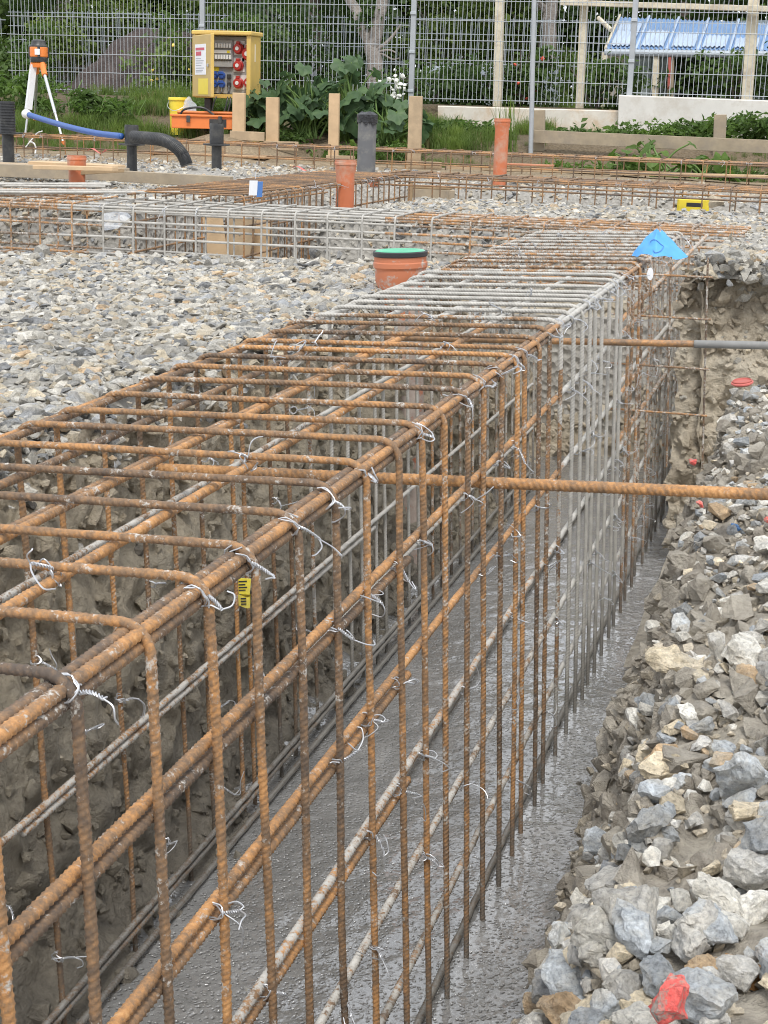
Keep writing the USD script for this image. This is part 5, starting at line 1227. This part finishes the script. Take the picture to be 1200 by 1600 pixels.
def tree(label, x, y, h, trunk, leafm, spread, n, size, seed, low=.25, group=None, limbs=6, name='garden_tree', fork=None):
    rng = np.random.default_rng(seed); z0 = gz1(x, y) - .1; t = thing(name, label, 'tree', (x, y, z0), group=group)
    tr = MB(); 
    if fork:
        for f in fork: tr.add(*limb(*f, seed=seed))
    else:
        tr.add(*limb([(0, 0, 0), (.05, .02, h * .3), (rng.normal(0, .15), rng.normal(0, .1), h * .62), (rng.normal(0, .2), 0, h * .85)], .13, .04, seed=seed))
        for k in range(limbs):
            a = rng.uniform(0, 6.28); z = h * rng.uniform(.3, .7); L = spread * rng.uniform(.4, .8); tr.add(*limb([(0, 0, z), (L * .5 * math.cos(a), L * .5 * math.sin(a), z + .2 * h * rng.uniform(.3, .8)), (L * math.cos(a), L * math.sin(a), z + .3 * h * rng.uniform(.3, 1))], .05, .012, 7, seed + k))
    obj('trunk', tr, trunk, t, smooth=40)
    blobs = []
    for k in range(34):
        a = rng.uniform(0, 6.28); rr = spread * rng.random() ** .5; z = h * rng.uniform(low, 1.0); rr *= (1 - .55 * abs((z / h - .55)) / .5 * .8); blobs.append(((rr * math.cos(a), rr * math.sin(a), z), np.array([.55, .5, .4]) * rng.uniform(.6, 1.25), rng.uniform(.5, 1.5)))
    nb = len(blobs) // 3
    for j, (m, fr) in enumerate(((leafm[0], .55), (leafm[1], .45))):
        sub = blobs[:nb * 2] if j == 0 else blobs[nb:]; obj('crown', leaf_cloud(rng, int(n * fr), blob_positions(sub), size), m, t, smooth=False)
    return t


TREES = [(-15.5, 24, 5.2, 'dark broadleaf tree at the far left of the garden'), (-12.9, 26.5, 5.6, 'dense tree behind the left end of the old fence'), (-11.2, 22.6, 4.6, 'tree with a pale brown trunk left of the soil heap'), (-9.3, 26, 5.4, 'dark tree behind the soil heap'), (-7.3, 23.4, 4.8, 'leafy tree above the power cabinet'), (-4.3, 26, 5.4, 'dark tree behind the middle fence post'), (-3.4, 22.2, 4.4, 'tree with a slim trunk right of the middle fence post'), (-1.9, 26.2, 5.5, 'tree behind the shed roof'), (.4, 25.4, 5.0, 'dark tree at the right behind the shed'), (3.2, 23.5, 4.8, 'tree beyond the right edge of the garden')]
for k, (x, y, h, l_) in enumerate(TREES): tree(l_, x, y, h, 'bark_pale' if k in (2, 6) else 'bark', ('leaf_dark', 'leaf_mid') if k % 3 else ('leaf_mid', 'leaf_light'), 1.0 if k == 6 else 1.9, 3000 if k == 6 else 5200, .13, 100 + k, low=.4 if k == 6 else .12, group=None)
fx, fy = at(588, 150, 20.8)[:2]; g0 = gz1(fx, fy) - .1
q = lambda px, py, Y=20.8: at(px, py, Y) - np.array([fx, fy, g0])
tree('pale forked tree trunk behind the big-leaved plants', fx, fy, 5.0, 'bark_pale', ('leaf_mid', 'leaf_light'), 1.7, 3000, .12, 131, low=.55, fork=[([(0, 0, 0), q(586, 110), q(580, 70)], .13, .1), ([q(582, 72), q(560, 30), q(543, -5), q(520, -60)], .085, .05), ([q(582, 72), q(594, 30), q(600, -10), q(606, -90)], .1, .06), ([q(585, 80), q(610, 60), q(625, 40)], .03, .012), ([q(584, 84), q(604, 77), q(618, 82)], .022, .008), ([q(586, 90), q(596, 84), q(612, 92), q(622, 90)], .02, .006)])

# hedge closing the garden at the back
for k, (x0, x1) in enumerate(((-22, -17.5), (-17.5, -13), (-13, -8.5), (-8.5, -4), (-4, .5), (.5, 5), (5, 10))):
    rng = np.random.default_rng(160 + k); t = thing('tall_hedge', 'tall dark hedge closing the garden, ' + ['beyond the left edge', 'far left', 'behind the soil heap', 'behind the cabinet and forked tree', 'behind the shed', 'right of the shed', 'beyond the right edge'][k], 'hedge', (x0, 29.5, gz1(-10, 29) - .4))
    hp_ = lambda rng, n: np.stack([rng.uniform(-.2, x1 - x0 + .2, n), rng.normal(0, .45, n), 5.6 * rng.random(n) ** .9], 1)
    obj('foliage', leaf_cloud(rng, 9000, hp_, .24, .9, .75), 'leaf_dark' if k % 2 else 'leaf_mid', t, smooth=False)
    mb = MB()
    for j in range(6): mb.add(*limb([(.4 + j * .75, 0, 0), (.4 + j * .75 + rng.normal(0, .1), .1, 2.2), (.5 + j * .75, 0, 4.6)], .09, .03, 7, j))
    obj('stem', mb, 'bark', t)

# bushes nearer the fence
BUSH = [(20, 120, 19.4, .7, .9, 'leaf_mid', 'leafy bush behind the laser tripod'), (345, 120, 20.0, .9, 1.1, 'leaf_mid', 'bush right of the soil heap, behind the cabinet'), (270, 140, 19.3, .55, .8, 'leaf_light', 'light green rose bush with yellow flowers left of the cabinet'), (455, 110, 21.0, .9, 1.3, 'leaf_dark', 'dark bush above the big-leaved plants'), (670, 150, 19.2, .55, .5, 'leaf_mid', 'low bush below the grey bins'), (745, 150, 19.0, .6, .55, 'leaf_dark', 'low dark bush left of the beige column'), (810, 140, 19.2, .5, .75, 'leaf_mid', 'bush with red flowers behind the steel post'), (835, 60, 23.2, 1.0, 1.9, 'leaf_light', 'tall light bush left of the shed'), (930, 145, 19.4, .5, .6, 'leaf_mid', 'bush at the shed wall'), (1070, 110, 21.8, .8, .8, 'leaf_dark', 'dark bush under the shed roof'), (1150, 100, 20.3, .4, .8, 'leaf_mid', 'bush with arching branches before the blue roof'), (140, 60, 22.5, 1.2, 1.6, 'leaf_light', 'pale hedge bush above the soil heap'), (1260, 110, 19.6, .6, 1.2, 'leaf_dark', 'bush at the right edge behind the concrete block'), (700, 60, 23.0, 1.1, 2.0, 'leaf_light', 'light leafy bush between the fence post and the column')]
for k, (px, py, Y, r_, h, m, l_) in enumerate(BUSH):
    rng = np.random.default_rng(200 + k); p = at(px, py, Y); z0 = gz1(p[0], Y) - .05; t = thing('garden_bush', l_, 'bush', (p[0], Y, z0))
    mb = MB()
    for j in range(7): a = rng.uniform(0, 6.28); mb.add(*limb([(0, 0, 0), (.3 * r_ * math.cos(a), .3 * r_ * math.sin(a), h * .5), (.7 * r_ * math.cos(a), .7 * r_ * math.sin(a), h * rng.uniform(.7, 1))], .018, .005, 6, j))
    obj('stem', mb, 'bark', t)
    bl = [((rng.normal(0, r_ * .45), rng.normal(0, r_ * .3), h * rng.uniform(.15, .95)), np.array([.3, .28, .22]) * rng.uniform(.6, 1.3) * (r_ / .7) ** .5, rng.uniform(.5, 1.5)) for j in range(16)]
    obj('foliage', leaf_cloud(rng, int(2400 * r_ * h + 500), blob_positions(bl), .085), m, t, smooth=False)
    if k in (2, 6, 4):
        fm = {2: 'flower_yellow', 6: 'flower_red', 4: 'flower_white'}[k]
        for j in range(9):
            c, R_, _ = bl[rng.integers(len(bl))]; fp = np.array(c) + [rng.normal(0, .12), -R_[1] * .95, rng.normal(0, .12)]; v, f = stone(rng, 16, .9, 1); obj('flower', (v * rng.uniform(.022, .04) + fp, f), fm, t)
# white flower spike beside the knotty stake
p = at(621, 165, 16.9); t = thing('white_flowers', 'white flowering plant between the grey pipe and the knotty stake', 'flower', p)
rng = np.random.default_rng(230)
for j in range(26): v, f = stone(rng, 14, .9, 0); obj('flower', (v * rng.uniform(.02, .035) + [rng.normal(0, .045), rng.normal(0, .03), rng.uniform(.05, .33)], f), 'flower_white', t)
obj('stem', MB().tube([(0, 0, -.3), (0, .03, .1), (.0, .03, .3)], .01, 6), 'stem_green', t)


# ---- big-leaved plants
def big_leaf(rng, s, lobes=5):
    """A broad lobed leaf, cupped and folded along its midrib; base at the origin, growing along +y."""
    n = 22; a = np.linspace(-2.75, 2.75, n); r = s * (.62 + .2 * np.cos(a * lobes * .5 * 1.14) ** 2 + .12 * np.cos(a)); r[0] = r[-1] = s * .3
    rim_ = np.stack([r * np.sin(a), r * np.cos(a), 0 * a], 1); inner = rim_ * .55
    V = np.vstack([[0, 0, 0], inner, rim_]); V[:, 1] += s * .1; x, y = V[:, 0], V[:, 1]
    V[:, 2] = .22 * np.abs(x) - .5 * (x ** 2 + y ** 2) / s * .55 + .06 * s * np.sin(np.arctan2(x, y) * 7) * (np.hypot(x, y) / s)
    F = [[0, 1 + k, 2 + k] for k in range(n - 1)]
    for k in range(n - 1): F += [[1 + k, 1 + n + k, 2 + n + k], [1 + k, 2 + n + k, 2 + k]]
    return V, np.array(F)


def leaf_plant(name, label, loc, n, spread, h, size, m, seed, group=None, upright=.6, cat='plant', lob=5, flower=False):
    rng = np.random.default_rng(seed); t = thing(name, label, cat, loc, group=group); stems = MB()
    for k in range(n):
        a = rng.uniform(0, 6.28); rr = spread * rng.random() ** .6; z = h * (1 - .55 * (rr / spread) ** 2) * rng.uniform(.25, 1.0) ** .8
        p = np.array([rr * math.cos(a) * 1.0, rr * math.sin(a) * .6, z]); s = size * rng.uniform(.6, 1.25)
        V, F = big_leaf(rng, s, lob)
        yaw = math.atan2(p[1], p[0]) - math.pi / 2 + rng.normal(0, .7); pit = rng.normal(-.35, .4) - .25; rol = rng.normal(0, .35)
        c, s_ = math.cos(pit), math.sin(pit); Rx = np.array([[1, 0, 0], [0, c, -s_], [0, s_, c]]); c, s_ = math.cos(rol), math.sin(rol); Ry = np.array([[c, 0, s_], [0, 1, 0], [-s_, 0, c]]); c, s_ = math.cos(yaw), math.sin(yaw); Rz = np.array([[c, -s_, 0], [s_, c, 0], [0, 0, 1]])
        obj('leaf', (V @ (Rz @ Rx @ Ry).T + p, F), m, t, smooth=True)
        b = np.array([rng.normal(0, .06), rng.normal(0, .05), 0]); stems.add(*tube(bez([b, b * .5 + p * [.5, .5, .7], p], 10), np.linspace(.012, .007, len(bez([b, b * .5 + p * [.5, .5, .7], p], 10))), 6)[:2])
    obj('stem', stems, 'stem_green', t, smooth=True)
    return t


for k, (px, pb, Y, n, sp, top, l_) in enumerate(((420, 215, 15.75, 46, .55, 122, 'big-leaved squash plant nearest the power cabinet'), (478, 218, 15.7, 58, .55, 98, 'big-leaved squash plant behind the second stake'), (540, 218, 15.8, 60, .55, 84, 'tallest big-leaved squash plant, before the forked tree'), (600, 222, 15.6, 44, .46, 130, 'big-leaved squash plant behind the grey pipe'))):
    l = base(px, pb, Y); leaf_plant('squash_plant', l_, l, n, sp, zof(px, top, Y) - l[2], .14, 'leaf_squash', 300 + k)
for k, (px, pb, Y, n, sp, top, s, l_) in enumerate(((1040, 250, 15.1, 13, .36, 205, .12, 'broad dock plant in front of the timber rail'), (1100, 252, 15.0, 12, .3, 212, .12, 'low dock plant with long leaves before the short rail post'), (985, 245, 15.2, 9, .25, 222, .075, 'small weed below the timber rail'), (385, 170, 16.1, 12, .3, 130, .09, 'leafy plant leaning against the cabinet'), (1015, 238, 15.35, 9, .25, 212, .08, 'weed climbing over the timber rail'))):
    l = base(px, pb, Y); leaf_plant('dock_plant', l_, l, n, sp, max(.12, zof(px, top, Y) - l[2]), s, 'leaf_weed', 330 + k, lob=2)
# weeds along the wall
WD = [(870, 200, 16.4, .3, .18, 'low weeds left of the wall stain'), (905, 198, 16.5, .3, .2, 'low weeds under the pergola post'), (985, 200, 16.6, .4, .25, 'weeds at the foot of the concrete block corner'), (1030, 195, 16.6, .45, .32, 'weeds before the concrete block'), (1075, 190, 16.6, .5, .4, 'leafy weeds over the concrete block, left of the rail post'), (1120, 188, 16.7, .5, .42, 'thick weeds behind the short rail post'), (1160, 185, 16.6, .5, .5, 'tall weeds at the right end of the block'), (1205, 185, 16.4, .5, .55, 'tall weeds at the right edge of the picture'), (960, 235, 15.2, .4, .14, 'low weeds under the middle of the rail'), (890, 235, 15.2, .35, .12, 'low weeds under the left part of the rail'), (1165, 240, 15.1, .5, .2, 'weeds under the right end of the rail'),
      (20, 170, 16.3, .55, .55, 'tall weeds behind the black ribbed duct cap'), (80, 165, 16.4, .5, .5, 'weeds behind the tripod legs'), (120, 180, 16.1, .5, .4, 'weeds right of the tripod'), (165, 185, 16.0, .45, .35, 'dark weeds above the blue hose'), (335, 175, 16.2, .5, .3, 'weeds under the power cabinet'), (445, 205, 15.5, .4, .16, 'low weeds between the stakes'), (545, 215, 15.3, .4, .16, 'low weeds left of the grey pipe'), (610, 225, 15.3, .4, .22, 'weeds right of the grey pipe'), (700, 200, 16.2, .5, .3, 'weeds right of the knotty stake'), (745, 205, 16.2, .5, .28, 'weeds left of the slim orange pipe')]
for k, (px, pb, Y, sp, h, l_) in enumerate(WD):
    h = h * (.55 if px > 650 else .8)
    rng = np.random.default_rng(400 + k); l = base(px, pb, Y); t = thing('weed_patch', l_, 'weeds', l)
    bl = [((rng.normal(0, sp * .4), rng.normal(0, sp * .25), h * rng.uniform(.2, .95)), np.array([.16, .14, .09]) * rng.uniform(.6, 1.3), rng.uniform(.5, 1.5)) for j in range(14)]
    obj('foliage', leaf_cloud(rng, int(1500 * sp * (h + .4)), blob_positions(bl), .085 if k % 3 else .065, .7, .5 if k % 2 else .38), ['leaf_weed', 'leaf_mid', 'leaf_weed'][k % 3], t, smooth=False)
    mb = MB()
    for j in range(8): a = rng.normal(0, sp * .35); mb.add(*tube(bez([(a, rng.normal(0, .1), 0), (a * 1.1, 0, h * .5), (a * 1.3, rng.normal(0, .1), h * .95)], 8), .006, 5)[:2])
    obj('stem', mb, 'stem_green', t)


# ---- grass
def tuft(rng, n, h, m):
    V, F = [], []
    for k in range(n):
        a = rng.uniform(0, 6.28); b = np.array([rng.normal(0, .05), rng.normal(0, .05), 0]); L = h * rng.uniform(.5, 1.2); d = np.array([math.cos(a), math.sin(a), 0]) * rng.uniform(.1, .6); s = np.array([-math.sin(a), math.cos(a), 0]) * .0035 * rng.uniform(.7, 1.5); q = len(V)
        for j, u in enumerate((0, .5, .85)): c = b + d * L * u ** 1.8 + [0, 0, L * u * (1 - .2 * u)]; w = s * (1 - .5 * u); V += [c - w, c + w]
        V.append(b + d * L + [0, 0, L * .78]); F += [[q, q + 1, q + 3], [q, q + 3, q + 2], [q + 2, q + 3, q + 5], [q + 2, q + 5, q + 4], [q + 4, q + 5, q + 6]]
    return 'tuft', (np.array(V), np.array(F)), m


rng = np.random.default_rng(500)
TU = [tuft(rng, 34, .22, 'blade') for _ in range(5)] + [tuft(rng, 26, .3, 'blade') for _ in range(3)] + [tuft(rng, 22, .2, 'blade_dry') for _ in range(2)]
wh = []
def sow(n, x0, x1, y0, y1, s0, s1, dens=None):
    for _ in range(n):
        x, y = rng.uniform(x0, x1), rng.uniform(y0, y1)
        if fbm(np.array([[x * 1.3, y * 1.3, 0]]), 2, 77)[0] < .46: continue
        a = rng.uniform(0, 6.28); c, s = math.cos(a), math.sin(a); wh.append((rng.choice(10, p=[.13] * 5 + [.09] * 3 + [.04] * 2), np.array([x, y, float(far_z(np.array([x]), np.array([y]))[0]) - .01]), np.array([[c, -s, 0], [s, c, 0], [0, 0, 1.0]]), rng.uniform(s0, s1)))
sow(1500, -8.8, -5.8, 15.5, 17.4, .35, .85); sow(300, -8.8, -6.5, 14.9, 15.7, .3, .6); sow(700, -5.8, -3.9, 15.6, 17.3, .35, .8); sow(1100, -3.9, -2.4, 15.5, 17.3, .35, .8); sow(1000, -2.6, .8, 15.0, 17.2, .22, .5); sow(320, -5.5, -.5, 14.9, 15.5, .2, .45); sow(200, -8.8, .5, 19.3, 21.5, .7, 1.3)
instancer('grass', '/World', TU, wh, label='short and tall green grass growing on the soil bank below the fence', cat='grass')
# tall grass tuft over the slim orange pipe
l = base(790, 225, 15.6); t = thing('grass_tuft', 'tall thin grass tuft rising behind the slim orange pipe', 'grass', l); obj('blades', (lambda q: (q[0] * [1.2, 1.2, 2.6], q[1]))(tuft(np.random.default_rng(9), 50, .25, 'blade')[1]), 'blade', t, smooth=False)
